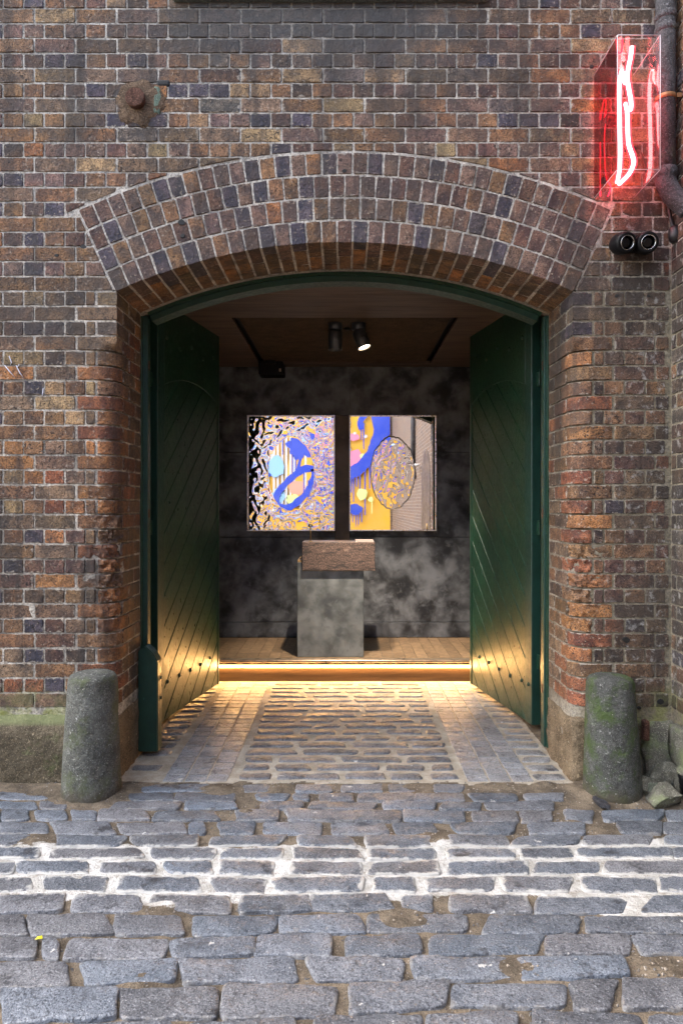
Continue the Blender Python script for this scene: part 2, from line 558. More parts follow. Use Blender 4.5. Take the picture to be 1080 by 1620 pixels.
def far_brick_mat():
    g = G('far_brickwork')
    p = g.pos()
    x, y, z = g.sep(p)
    br = g.n('TexBrick')
    g.put(br.inputs['Vector'], g.comb(g.math('ADD', x, y), z, 0.0))
    br.inputs['Color1'].default_value = (0.15, 0.085, 0.05, 1)
    br.inputs['Color2'].default_value = (0.075, 0.05, 0.045, 1)
    br.inputs['Mortar'].default_value = (0.27, 0.24, 0.2, 1)
    br.inputs['Scale'].default_value = 1.0
    br.inputs['Mortar Size'].default_value = 0.006
    br.inputs['Brick Width'].default_value = 0.239
    br.inputs['Row Height'].default_value = 0.0863
    n = g.noise(p, 3, 5, 0.7)
    c = g.mix(g.ramp(n, 0.3, 0.7, 0.0, 0.5), br.outputs['Color'], (0.13, 0.11, 0.09))
    return g.fin(c, 0.9, g.bump(g.math('SUBTRACT', 1.0, br.outputs['Fac']), 0.6, 0.008), spec=0.3)

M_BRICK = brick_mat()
M_BRICK_CORNER = brick_mat('corner_brick', 'z')
M_BRICK_SOFFIT = brick_mat('soffit_brick', '')
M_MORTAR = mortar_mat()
M_FARBRICK = far_brick_mat()
M_SETT = sett_mat()
M_GROUND = ground_mat()
M_SAND = stone_mat('sandstone', (0.22, 0.165, 0.105), 0.15, 0.45, 1.2)
M_PLINTH = stone_mat('plinth_stone', (0.165, 0.135, 0.09), 0.25, 0.5, 1.0, top=0.325)
M_BOLLARD = stone_mat('bollard_stone', (0.15, 0.152, 0.135), 0.55, 0.5, 1.3, mossc=(0.085, 0.10, 0.05), tide=True)
M_BOLLARD2 = stone_mat('mossy_bollard_stone', (0.095, 0.097, 0.09), 0.75, 0.5, 1.3, mossc=(0.05, 0.078, 0.02), tide=True)
M_ROCK = stone_mat('rubble_stone', (0.21, 0.20, 0.16), 0.6, 0.5, 2.2, mossc=(0.17, 0.20, 0.10))
M_GREEN = paint_mat('green_paint', (0.011, 0.043, 0.022), 0.34, 0.55)
M_GREENP = paint_mat('green_frame_paint', (0.012, 0.046, 0.032), 0.42, 0.3)
M_DARKWOOD = wood_mat('dark_ceiling_board', (0.06, 0.039, 0.028), (0.145, 0.092, 0.062), 0)
M_CORK = stone_mat('brown_ceiling_panel', (0.095, 0.060, 0.034), 0, 0.35, 2.0)
M_BLACK = G('black_slot').fin((0.006, 0.006, 0.006), 0.7)
M_PANEL = cloudy_mat('blackened_steel', (0.014, 0.0145, 0.016), (0.185, 0.19, 0.20), 4.2, 0.0, 0.5)
M_ZINC = cloudy_mat('patina_zinc', (0.075, 0.08, 0.078), (0.23, 0.24, 0.228), 4.5, 0.15, 0.45)
M_BRONZE = cloudy_mat('bronze_strip', (0.05, 0.035, 0.025), (0.12, 0.085, 0.06), 4, 0.3, 0.45)
M_RISER = wood_mat('riser_bronze', (0.034, 0.019, 0.010), (0.062, 0.036, 0.019), 0, 0.5)
M_NOSING = metal_mat('nosing_brass', (0.45, 0.33, 0.22), 0.35, 0.6)
M_LAMPBLACK = metal_mat('black_can', (0.075, 0.075, 0.08), 0.36, 0.6, 0.15)
M_MATBLACK = G('matt_black').fin((0.004, 0.004, 0.005), 0.5, spec=0.2)
M_LENSBLACK = G('dark_lens').fin((0.003, 0.003, 0.004), 0.15, spec=0.35)
M_RING = metal_mat('silver_ring', (0.6, 0.6, 0.6), 0.25)
M_ALU = metal_mat('mirror_edge', (0.75, 0.75, 0.78), 0.3, 1.0, 0.1)
M_MIRROR = G('mirror_steel').fin((0.93, 0.93, 0.95), 0.015, metal=1.0)
M_PIPE = stone_mat('lead_pipe', (0.10, 0.098, 0.105), 0.12, 0.5, 1.2, mossc=(0.14, 0.16, 0.10))
M_STRAP = metal_mat('copper_strap', (0.30, 0.16, 0.07), 0.5, 0.5)
M_RUST = stone_mat('rusty_iron', (0.17, 0.085, 0.06), 0, 0.5, 5)
M_BRASS = metal_mat('aged_brass', (0.30, 0.2, 0.08), 0.35)
M_WHITE = G('white_enamel').fin((0.7, 0.7, 0.68), 0.4)
M_RUBBER = G('cable_rubber').fin((0.01, 0.01, 0.011), 0.5)

# ------------------------------------------------------------------ ground sheet
def ground_height(x, y):
    if abs(x) < 2.6 and 1.2 < y < 6.4:
        n = fbm((x, y, 0.3), 3.0, 4) * 0.0035 + fbm((x, y, 4.0), 14.0, 3) * 0.0022
        inside = y > 3.985 and abs(x) < 1.32
        base = -0.0065
        if inside:
            return -0.003 + n * 0.35
        l = lime_mask(x, y)
        base = -0.0125 * (1 - l) + -0.0045 * l
        # drifts of dirt against the wall foot
        d = max(0.0, min(1.0, (y - 3.55) / 0.4))
        base += d * d * (0.008 + 0.012 * fbm((x, y, 9.0), 4.0, 3))
        side = max(0.0, min(1.0, (abs(x) - 1.15) / 0.25))
        base += side * max(0.0, min(1.0, (y - 3.6) / 0.3)) * 0.015
        # worn pockets filled with sand
        for (cx, cy, r) in DRIFTS:
            q = ((x - cx) / r) ** 2 + ((y - cy) / (r * 0.7)) ** 2
            if q < 1:
                base += 0.017 * (1 - q)
        for bx_ in (-1.414, 1.493):
            q = math.hypot(x - bx_, y - 3.855)
            if q < 0.25:
                base += 0.018 * (1 - (max(q, 0.15) - 0.15) / 0.10) * (0.7 + 0.6 * fbm((x, y, 2.2), 9.0, 3))
        return base + n
    return -0.01

def lime_mask(x, y):
    n = fbm((x, y, 2.0), 3.5, 4) * 0.10
    lo = 2.80 + 0.03 * sin(x * 3) - (0.10 if x > 1.0 else 0.0)
    hi = 3.265 + (0.06 * max(0, x - 0.2))
    d = min(y - lo, hi - y) + n * 0.45
    return max(0.0, min(1.0, 0.5 + d * 9))

DRIFTS = [gp(440, 1249), gp(345, 1250), gp(690, 1325), gp(390, 1283), gp(250, 1440), gp(640, 1450), gp(1040, 1535), gp(230, 1545), gp(60, 1330), gp(860, 1240), gp(230, 1236), gp(820, 1530), gp(905, 1300)]
DRIFTS = [(p.x, p.y, 0.075 + 0.045 * (i % 3)) for i, p in enumerate(DRIFTS)]

def axis_lines(a, b, step, far):
    k = int(round((b - a) / step))
    mid = [a + (b - a) * i / k for i in range(k + 1)]
    pre = [a - d for d in far[::-1]]
    post = [b + d for d in far]
    return pre + mid + post

far = [0.3, 0.8, 2, 5, 12, 30, 60]
gx = axis_lines(-2.3, 2.3, 0.018, far)
gy = axis_lines(1.4, 6.35, 0.018, far)
gv, limes, beds = [], [], []
for y in gy:
    for x in gx:
        gv.append((x, y, ground_height(x, y)))
        limes.append(lime_mask(x, y) if abs(x) < 2.5 and y < 3.9 else 0.0)
        ed = 3.99 + 0.03 * fbm((x, y, 1.0), 6.0, 3)
        beds.append(1.0 if (y > ed and abs(x) < 1.32) else 0.0)
nx = len(gx)
gf = [(j * nx + i, j * nx + i + 1, (j + 1) * nx + i + 1, (j + 1) * nx + i) for j in range(len(gy) - 1) for i in range(nx - 1)]
gm = mesh('ground', gv, gf, True, False)
for nm, vals in (('lime', limes), ('bed', beds)):
    at_ = gm.attributes.new(nm, 'FLOAT', 'POINT')
    at_.data.foreach_set('value', vals)
ground = link('ground', gm, M_GROUND, None, kind='structure', label='sandy lane ground with pale lime mortar in the joints')

# setts of the lane, row by row: (top, bottom, [(x0, x1), ...]) in photo pixels
ROWS = [
    (1240, 1252, [(225, 332), (382, 427), (462, 527), (534, 610), (613, 665), (685, 735)]),
    (1254, 1266, [(-60, -4), (0, 90), (92, 145), (202, 275), (280, 375), (402, 457), (461, 490), (500, 559), (563, 652), (656, 737), (742, 822), (830, 890)]),
    (1267.5, 1279.5, [(-60, -2), (0, 60), (63, 108), (175, 282), (286, 375), (412, 477), (485, 597), (602, 687), (695, 765), (768, 880)]),
    (1281, 1298.5, [(-70, -4), (0, 47), (52, 106), (110, 152), (156, 238), (241, 345), (370, 445), (450, 557), (561, 635), (642, 737), (742, 819), (822, 875), (892, 940), (944, 1047), (1052, 1110)]),
    (1300, 1319.5, [(-60, -2), (0, 77), (80, 182), (185, 295), (298, 325), (345, 402), (412, 512), (519, 617), (622, 690), (715, 815), (825, 930), (975, 1045), (1050, 1120)]),
    (1321.5, 1338, [(-70, 57), (85, 200), (210, 320), (330, 450), (465, 567), (582, 680), (712, 803), (808, 917), (925, 1035), (1047, 1130)]),
    (1341, 1358, [(-70, 72), (80, 230), (242, 343), (347, 445), (460, 572), (579, 687), (696, 815), (822, 907), (913, 1060), (1066, 1150)]),
    (1361.5, 1382, [(-80, 24), (28, 137), (155, 252), (259, 337), (345, 437), (452, 567), (580, 692), (702, 830), (840, 952), (956, 1090)]),
    (1386, 1411, [(-80, 58), (62, 178), (182, 325), (334, 419), (434, 580), (594, 662), (670, 785), (795, 905), (912, 1040), (1045, 1150)]),
    (1414.5, 1442, [(-60, 103), (108, 230), (234, 367), (374, 486), (494, 617), (635, 685), (712, 837), (850, 992), (1018, 1150)]),
    (1446, 1476, [(-90, 42), (46, 178), (185, 298), (308, 437), (445, 575), (587, 740), (765, 917), (925, 1090)]),
    (1479.5, 1511, [(-90, 64), (69, 96), (105, 264), (269, 399), (403, 525), (552, 667), (676, 855), (865, 1002), (1006, 1130)]),
    (1514.5, 1551, [(-90, 112), (129, 282), (288, 470), (485, 642), (651, 817), (822, 997), (1090, 1200)]),
    (1555.5, 1602, [(-120, -6), (2, 186), (190, 340), (345, 532), (547, 710), (717, 893), (900, 972), (987, 1120)]),
    (1607, 1652, [(-110, 90), (98, 275), (287, 465), (490, 668), (675, 820), (835, 1020), (1030, 1190)]),
    (1658, 1712, [(-140, 60), (70, 250), (262, 450), (462, 640), (655, 830), (842, 1010), (1022, 1200)]),
    (1718, 1782, [(-160, 20), (30, 220), (235, 425), (440, 610), (622, 840), (850, 1040), (1055, 1240)]),
]
rs = random.Random(11)
for (y0, y1, xs) in ROWS:
    for (x0, x1) in xs:
        def tl(x, y):
            k = max(0.0, (y - 1440) / 180.0)
            return y + max(-8, min(16, (520 - x) * 0.028)) * k + (y - 1180) * 0.022 * noise.noise(Vector((x * 0.006, 3.1, y * 0.012)))
        j = lambda a: rs.uniform(-a, a)
        w = x1 - x0
        sl = min(9, w * 0.085)
        g0 = 1.0
        jy = (y1 - y0) * 0.085
        pts = [gp(x0 + g0 + j(sl) - (y1 - y0) * 0.0, tl(x0, y1) + j(jy)), gp(x1 - g0 + j(sl), tl(x1, y1) + j(jy)),
               gp(x1 - g0 + j(sl), tl(x1, y0) + j(jy)), gp(x0 + g0 + j(sl), tl(x0, y0) + j(jy))]
        c = sum(pts, Vector((0, 0))) / 4
        poly = [(p.x - c.x, p.y - c.y) for p in pts]
        me = piece('sett', poly, 0.10, 0.018, 0.026, 0.0022, 0.004, 0.0015, rs, True, 0.0012, 0.003, True, 0.022, 0.011)
        v = rs.uniform(0.68, 1.32)
        t = rs.uniform(-0.012, 0.016)
        link('sett', me, M_SETT, ground, (c.x, c.y, rs.uniform(-0.001, 0.004)), color=((0.112 + t) * v, 0.126 * v, (0.150 - t) * v))

# setts of the threshold
yy = 4.02
row = 0
while yy < 6.22:
    d = rs.uniform(0.108, 0.128)
    x = -0.655 + (row % 2) * -0.0 + rs.uniform(0, 0.02)
    while x < 0.66:
        L = rs.uniform(0.2, 0.42)
        if x + L > 0.60:
            L = 0.685 - x
        poly = rect(L - 0.04, d - 0.036)
        poly = [(a + rs.uniform(-0.012, 0.012), b + rs.uniform(-0.006, 0.006)) for a, b in poly]
        me = piece('sett', poly, 0.08, 0.02, 0.035, 0.004, 0.006, 0.002, rs, True, 0.0015, 0.005, True, 0.02, 0.014)
        v = rs.uniform(0.65, 1.15)
        link('sett', me, M_SETT, ground, (x + L / 2, yy + d / 2, rs.uniform(0.0, 0.005) + 0.003), color=(0.135 * v, 0.135 * v, 0.145 * v))
        x += L
    for s in (-1, 1):                                             # the strips by the doors
        a0, a1 = (1.10, 1.305)
        if yy < 4.45 and rs.random() < 0.15:
            continue
        L = a1 - a0
        poly = [(a + rs.uniform(-0.02, 0.02), b + rs.uniform(-0.006, 0.006)) for a, b in rect(L - 0.025, d - 0.024)]
        me = piece('sett', poly, 0.08, 0.024, 0.05, 0.005, 0.007, 0.003, rs, True, 0.001, 0.006, True, 0.02)
        v = rs.uniform(0.8, 1.25)
        link('sett', me, M_SETT, ground, (s * (a0 + a1) / 2, yy + d / 2, rs.uniform(-0.001, 0.003) + 0.002), color=(0.22 * v, 0.215 * v, 0.21 * v))
    yy += d + 0.012
    row += 1
tile_me = [piece('tile', [(a + rs.uniform(-0.002, 0.002), b + rs.uniform(-0.002, 0.002)) for a, b in rect(0.119, 0.089)], 0.06, 0.005, 0.06, 0.001, 0.003, 0.002, rs, True, 0.0006) for _ in range(10)]
for (a0, a1) in ((-1.065, -0.675), (0.712, 1.102)):
    pw = (a1 - a0) / 3
    r = 0
    y = 4.005
    while y < 6.24:
        for k in range(3):
            v = rs.uniform(0.85, 1.25)
            t = rs.uniform(-0.012, 0.012)
            link('paving_tile', rs.choice(tile_me), M_SETT, ground, (a0 + pw * (k + 0.5) + rs.uniform(-0.002, 0.002), y + 0.048, rs.uniform(0.001, 0.004)), (0, 0, rs.uniform(-0.015, 0.015)), color=((0.27 + t) * v, 0.275 * v, (0.29 - t) * v))
        y += 0.0975
        r += 1

# loose grit in the joints
def grit(name, n, fn, r0, r1, seed):
    rr = random.Random(seed)
    vs, fs = [], []
    for _ in range(n):
        x, y, z = fn(rr)
        r = rr.uniform(r0, r1)
        b = len(vs)
        for d in ((1, 0, -.3), (-.5, .87, -.3), (-.5, -.87, -.3), (0.1, 0.05, .8)):
            vs.append((x + d[0] * r * rr.uniform(.6, 1.3), y + d[1] * r * rr.uniform(.6, 1.3), z + d[2] * r * rr.uniform(.5, 1)))
        fs += [(b, b + 1, b + 3), (b + 1, b + 2, b + 3), (b + 2, b, b + 3)]
    return mesh(name, vs, fs, False, False)
def grit_pos(rr):
    while True:
        x, y = rr.uniform(-1.9, 1.9), rr.uniform(1.9, 4.0)
        if lime_mask(x, y) < 0.3 and (rr.random() < 0.4 or fbm((x, y, 5), 3) > 0.1):
            return x, y, ground_height(x, y) + 0.002
g_ = G('grit')
gn = g_.noise(g_.pos(), 40, 2)
g_.fin(g_.mix(g_.ramp(gn, 0.35, 0.65), (0.07, 0.075, 0.085), (0.34, 0.29, 0.23)), 0.85)
link('gravel', grit('gravel', 5200, grit_pos, 0.002, 0.008, 3), g_.m, None, kind='stuff', label='loose grit and small gravel lying between the setts', category='gravel')

# ------------------------------------------------------------------ brickwork
YF = 4.0                                # face of the facade
PITCH = 0.08625                         # course
SP = 0.2388                             # stretcher with joint
BH = 0.0768                             # brick height
JX = 1.319                              # half width of the opening
CORNER = 1.886                          # where the side wall meets the facade
ZC, RI, RO, ANG = -0.098, 3.223, 3.748, radians(24.35)
PLTOP = 0.388

def zc_of(row):                         # course centre; row 0 is the stretcher course whose top is at pixel 532
    return CAMZ + (800 - 532) / 273.0 - PITCH / 2 - row * PITCH + 0.003

TAN, ORANGE, BROWN, DULL = (0.38, 0.25, 0.13), (0.40, 0.165, 0.060), (0.235, 0.122, 0.062), (0.19, 0.125, 0.082)
PURPLE, BLUE, DARK, GREY, RED = (0.115, 0.056, 0.050), (0.042, 0.048, 0.086), (0.048, 0.034, 0.034), (0.12, 0.108, 0.10), (0.30, 0.095, 0.045)
PLUM = (0.175, 0.108, 0.092)

def pick(rnd, table):
    t = sum(w for _, w in table)
    r = rnd.random() * t
    for c, w in table:
        r -= w
        if r <= 0:
            break
    v = rnd.uniform(0.72, 1.28)
    return tuple(max(0.01, q * v * rnd.uniform(0.94, 1.06)) for q in c)

def brick_color(x, z, header, rnd):
    if z > 4.35 and -1.0 < x < 0.75 or (z > 4.05 and -0.9 < x < 0.2 and rnd.random() < 0.5):
        return pick(rnd, [(GREY, 5), (DARK, 3), (DULL, 2), (PURPLE, 1)])
    if x > 1.25 and z < 3.35:
        if header:
            return pick(rnd, [(DARK, 3), (PURPLE, 3), (BROWN, 3), (BLUE, 1.4), (DULL, 2), (RED, 0.6)])
        return pick(rnd, [(BROWN, 4), (PURPLE, 2), (DARK, 1.6), (DULL, 3), (RED, 0.7)])
    if z < 2.95:
        low = z < 1.35
        if header:
            return pick(rnd, [(BROWN, 3), (PURPLE, 3), (ORANGE, 1.5 if not low else .5), (TAN, 2.2 if not low else .4), (DARK, 1.2), (BLUE, 1.4), (RED, 1), (DULL, 1.5)])
        return pick(rnd, [(TAN, 3.0 if not low else .6), (BROWN, 4), (DULL, 4), (ORANGE, 1.3 if not low else .4), (PURPLE, 0.5 if not low else 1.3)])
    if header:
        return pick(rnd, [(PLUM, 4), (PURPLE, 2.4), (BROWN, 3.2), (BLUE, 2.4), (ORANGE, 1.2), (DARK, 1), (TAN, .9)])
    return pick(rnd, [(DULL, 4.5), (BROWN, 4), (TAN, 2.4), (ORANGE, 1), (PLUM, 1.6), (GREY, 1)])
_bc = brick_color
def brick_color(x, z, header, rnd):
    c = _bc(x, z, header, rnd)
    k = 1.05 + 0.45 * noise.noise(Vector((x * 1.9, z * 1.9, 3.3))) + 0.25 * noise.noise(Vector((x * 5, z * 5, 7.1)))
    return tuple(q * max(0.55, k) for q in c)

rb = random.Random(5)
def variants(w, n):
    return [piece('brick', rect(w, BH), 0.09, 0.007, 0.048, 0.0017, 0.0035, 0.0035, rb, False, 0.0012, mid=True, tilt=0.012) for _ in range(n)]
STRETCH = variants(SP - 0.009, 14)
HEAD = variants(SP / 2 - 0.009, 14)
CLOSER = variants(0.049, 4)

pier_l = empty('brick_pier', (-1.7, YF, 0), label='warm orange and brown brick pier with worn rounded corner, mossy plinth', category='brick pier', group='brickwork of the facade')
pier_r = empty('brick_pier', (1.6, YF, 0), label='darker brick pier below the red neon sign, beside the drainpipe', category='brick pier', group='brickwork of the facade')
wall_top = empty('brick_wall', (0, YF, 4), label='brick wall above the arch, with a grey stained top course', category='brick wall', group='brickwork of the facade')
arch = empty('brick_arch', (0, YF, 3.1), label='four-ring segmental brick arch over the open doorway', category='brick arch')
side_wall = empty('brick_wall', (CORNER, 3, 0), label='shadowed brick wall behind the drainpipe, running out from the facade', category='brick wall')

def kid(parent, name, me, mat, loc, rot=(0, 0, 0), color=None, **kw):
    o = link(name, me, mat, parent, Vector(loc) - parent.location, rot, color, **kw)
    return o

def owner(x, z):
    if z > 2.86 and abs(x) < 1.60 and (abs(x) < 1.36 or z > 3.30):
        return wall_top
    return pier_l if x < 0 else pier_r

def in_sector(x, z):
    dx, dz = x, z - ZC
    return math.hypot(dx, dz), math.atan2(dx, dz)

def put_brick(x0, x1, zc, header, extra=0.0):
    """one wall brick between x0 and x1, cut where it meets the arch"""
    xc, w = (x0 + x1) / 2, x1 - x0 - 0.0105
    if w < 0.02:
        return
    col = brick_color(xc, zc, header, rb)
    cut = False
    poly = [(xc - w / 2, zc - BH / 2), (xc + w / 2, zc - BH / 2), (xc + w / 2, zc + BH / 2), (xc - w / 2, zc + BH / 2)]
    if zc > 2.75:
        rr = [in_sector(px, pz) for px, pz in poly] + [in_sector(xc, zc)]
        if any(r < RO + 0.012 and abs(a) < ANG + 0.02 for r, a in rr):
            cut = True
            r, a = rr[-1]
            if zc > ZC + RO * cos(ANG) - 0.012 and (abs(a) < ANG * 0.985 or r > RO + 0.005):
                a = max(-ANG, min(ANG, a))
                n = (sin(a), cos(a))
                poly = clip(poly, (n[0] * (RO + 0.011), ZC + n[1] * (RO + 0.011)), n)
            else:
                s = 1 if xc > 0 else -1
                n = (s * cos(ANG), -sin(ANG))
                poly = clip(poly, (s * sin(ANG) * 3 + n[0] * 0.008, ZC + cos(ANG) * 3 + n[1] * 0.008), n)
            if len(poly) < 3 or area(poly) < 0.0005:
                return
            # keep out of the arch whatever is left
            c = (sum(p[0] for p in poly) / len(poly), sum(p[1] for p in poly) / len(poly))
            r, a = in_sector(*c)
            if r < RO and abs(a) < ANG:
                return
    rot = (rb.uniform(-0.006, 0.006), rb.uniform(-0.004, 0.004), rb.uniform(-0.008, 0.008))
    yo = YF + rb.uniform(-0.002, 0.003)
    if cut:
        c = (sum(p[0] for p in poly) / len(poly), sum(p[1] for p in poly) / len(poly))
        me = piece('brick', [(p[0] - c[0], p[1] - c[1]) for p in poly], 0.09, 0.004, 0.05, 0.0015, 0.0035, 0.0035, rb, False, 0.0012)
        kid(owner(*c), 'brick', me, M_BRICK, (c[0], yo, c[1]), color=col)
        return
    if abs(w - (SP - 0.0105)) < 0.004:
        me = rb.choice(STRETCH)
    elif abs(w - (SP / 2 - 0.0105)) < 0.004:
        me = rb.choice(HEAD)
    elif abs(w - 0.049) < 0.004:
        me = rb.choice(CLOSER)
    else:
        me = piece('brick', rect(w, BH), 0.09, 0.006, 0.05, 0.0016, 0.0035, 0.0035, rb, False, 0.0012)
    kid(owner(xc, zc), 'brick', me, M_BRICK, (xc + rb.uniform(-0.0015, 0.0015), yo, zc + rb.uniform(-0.0015, 0.0015)), rot, col)

# corner bricks: plan outline swept up, rounded (and, low down, knocked about)
def erosion(z):
    e = max(0.0, 1 - abs(z - 1.25) / 0.55)
    return e

def corner_brick(s, wx, wy, zc, rad, rnd, stop=False):
    """s=-1 left jamb; front length wx, reveal length wy; built in world coordinates about its own centre"""
    plan = []
    n = 12
    step = 0.016 if rad > 0.05 else 0.06
    # walk the visible side: along the front to the corner, round it, then into the reveal
    fx = wx - rad
    k = max(1, int(fx / step))
    for i in range(k):
        plan.append((-(wx) + fx * i / k, 0.0))
    if rad > 0.004:
        for i in range(n + 1):
            a = pi / 2 * i / n
            plan.append((-rad + rad * sin(a), rad - rad * cos(a)))
    else:
        plan.append((0, 0))
    fy = wy - rad
    k = max(1, int(fy / step))
    for i in range(1, k + 1):
        plan.append((0.0, rad + fy * i / k))
    back = [(-0.05, wy), (-0.05, max(0.09, rad + 0.02)), (-wx, 0.09)]
    nv = len(plan)
    lay = [-BH / 2, -BH / 2 + 0.004] + [-BH / 2 + BH * q for q in (0.22, 0.36, 0.5, 0.64, 0.78)] + [BH / 2 - 0.004, BH / 2]
    e = erosion(zc) if rad > 0.05 and not stop else 0.0
    if s > 0:
        e *= 1.0 if zc < 1.35 else 0.6
    verts, faces = [], []
    off = rnd.uniform(0, 50)
    for li, dz in enumerate(lay):
        ins = 0.004 if li in (0, len(lay) - 1) else 0.0
        for i, (px, py) in enumerate(plan):
            endf = 0.0035 if i in (0, nv - 1) else 0.0
            d = ins + endf + rnd.uniform(-0.0008, 0.0008)
            near = max(0.0, min(1.0, 1.35 - math.hypot(px + 0.03, py - 0.05) / 0.16))
            if e > 0:
                f = fbm((px + off, py, (zc + dz) * 1.0), 9.0, 4) * 0.5 + 0.5
                f2 = fbm((px + off, py + 3, zc + dz), 30.0, 4)
                d += e * near * (0.036 * max(0, f - 0.05) + 0.034 * max(-0.25, f2))
                d += e * near * 0.012 * max(0, noise.noise(Vector((px + off, py, zc + dz)) * 70))
            # push in towards the middle of the masonry
            if py <= 1e-6:
                q = (px, py + d)
            elif px >= -1e-6:
                q = (px - d, py)
            else:
                a = math.atan2(px + rad, rad - py)
                q = (px - d * sin(a), py + d * cos(a))
            if stop and px > -rad and py < rad:
                a = math.atan2(px + rad, rad - py)
                tt = a / (pi / 2)
                sq = (-rad + rad * min(1.0, 2 * tt), rad * max(0.0, 2 * tt - 1))
                f_ = max(0.0, min(1.0, (dz + BH / 2) / (BH * 0.55)))
                q = (q[0] + (sq[0] - q[0]) * f_, q[1] + (sq[1] - q[1]) * f_)
            verts.append((-s * q[0] if s < 0 else -q[0], q[1], dz))
        for (px, py) in back:
            verts.append((-s * px if s < 0 else -px, py, dz))
    m = nv + len(back)
    # left jamb: corner towards +x
    if s < 0:
        verts = [(abs(v[0]) * 1.0 if False else v[0], v[1], v[2]) for v in verts]
    for li in range(len(lay) - 1):
        for i in range(m):
            j = (i + 1) % m
            faces.append((li * m + i, li * m + j, (li + 1) * m + j, (li + 1) * m + i))
    faces.append(tuple(range(m)))
    faces.append(tuple((len(lay) - 1) * m + i for i in range(m)))
    me = mesh('brick', verts, faces, True)
    me.set_sharp_from_angle(angle=radians(32))
    return me

RAD = 0.105
BULL_TOP = 2.500
row0 = -26
rows = [r for r in range(-30, 60)]
for r in rows:
    zc = zc_of(r)
    if zc < PLTOP + 0.03 or zc > 4.60:
        continue
    header = (r % 2 != 0)
    below = zc < 2.84
    if below:
        for s in (-1, 1):
            # corner brick, then the face away from the opening
            if header:
                wx, wy = 0.112, 0.228
            else:
                wx, wy = 0.228, 0.112
            rad = RAD if zc < BULL_TOP - 0.03 else 0.002
            stop = (r == 0)
            me = corner_brick(s, wx, wy, zc, RAD if stop else rad, rb, stop)
            if rad > 0.05:
                col = pick(rb, [(ORANGE, 4), (RED, 3), (BROWN, 2)]) if s < 0 else pick(rb, [(RED, 3), (ORANGE, 2.2), (BROWN, 3)])
            else:
                col = brick_color(s * 1.4, zc, header, rb)
            kid(pier_l if s < 0 else pier_r, 'brick', me, M_BRICK_CORNER, (s * JX, YF, zc), (0, 0, 0), col)
            # reveal bricks
            yy = wy + 0.011
            seq = [0.228, 0.112] if not header else [0.228]
            for L in seq:
                L2 = min(L, 0.5 - yy - 0.004)
                if L2 < 0.03:
                    break
                mm = piece('brick', rect(L2, BH), 0.06, 0.006, 0.05, 0.0016, 0.0035, 0.0035, rb, False, 0.0012)
                er = erosion(zc) * 0.008
                kid(pier_l if s < 0 else pier_r, 'brick', mm, M_BRICK, (s * (JX + er), YF + yy + L2 / 2, zc), (0, 0, -s * pi / 2), tuple(q * 0.9 for q in (pick(rb, [(ORANGE, 2), (BROWN, 4), (RED, 1.5), (DULL, 2)]) if s < 0 else pick(rb, [(BROWN, 4), (DULL, 3), (RED, 1.2), (DARK, 1)]))))
                yy += L2 + 0.011
            # face bricks
            x = JX + wx + 0.0105 / 2 + 0.0055
            end = 2.12 if s < 0 else CORNER - 0.004
            first = True
            while x < end - 0.03:
                if header:
                    w = 0.0595 if first else SP / 2
                else:
                    w = SP
                first = False
                w = w if s < 0 else min(w, end - x)
                if s < 0:
                    put_brick(-(x + w), -x, zc, header)
                else:
                    put_brick(x, x + w, zc, header)
                x += w
    else:
        w = SP / 2 if header else SP
        # phase so that the joints line up with the piers
        x = -(JX + 0.112 + 0.011 + 0.0595) if header else -(JX + 0.228 + 0.011)
        while x > -2.12:
            x -= w
        while x < CORNER - 0.02:
            x1 = min(x + w, CORNER - 0.002)
            put_brick(x, x1, zc, header)
            x += w

# mortar cores
def pier_core(s):
    vs, fs = [], []
    def ring(rad, z):
        pl = []
        xe = 2.16 if s < 0 else CORNER + 0.02
        pl.append((xe, 0.005))
        pl.append((JX + 0.26, 0.005))
        for i in range(9):
            a = pi / 2 * i / 8
            ex = 0.0 if rad <= RAD + 1e-6 else 0.010
            pl.append((JX + 0.005 + ex + rad - rad * sin(a), 0.005 + ex * 0.6 + rad - rad * cos(a)))
        pl.append((JX + 0.005, 0.60))
        pl.append((xe, 0.60))
        b = len(vs)
        for (x, y) in pl:
            vs.append((s * x, YF + y, z))
        return b, len(pl)
    zs = [(RAD, -0.12), (RAD, 0.66), (RAD + 0.04, 0.95), (RAD + 0.04, 1.55), (RAD, 1.8), (RAD + 0.02, BULL_TOP - 0.03), (RAD + 0.02, BULL_TOP + 0.075), (0.003, BULL_TOP + 0.082), (0.003, 2.852)]
    bs = [ring(*z) for z in zs]
    m = bs[0][1]
    for l in range(len(bs) - 1):
        for i in range(m):
            j = (i + 1) % m
            fs.append((bs[l][0] + i, bs[l][0] + j, bs[l + 1][0] + j, bs[l + 1][0] + i))
    fs.append(tuple(bs[0][0] + i for i in range(m)))
    fs.append(tuple(bs[-1][0] + i for i in range(m)))
    return mesh('mortar', vs, fs)
for s, par in ((-1, pier_l), (1, pier_r)):
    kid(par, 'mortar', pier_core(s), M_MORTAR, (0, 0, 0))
# knocked-back mortar in the worn stretch is hidden by the bricks themselves

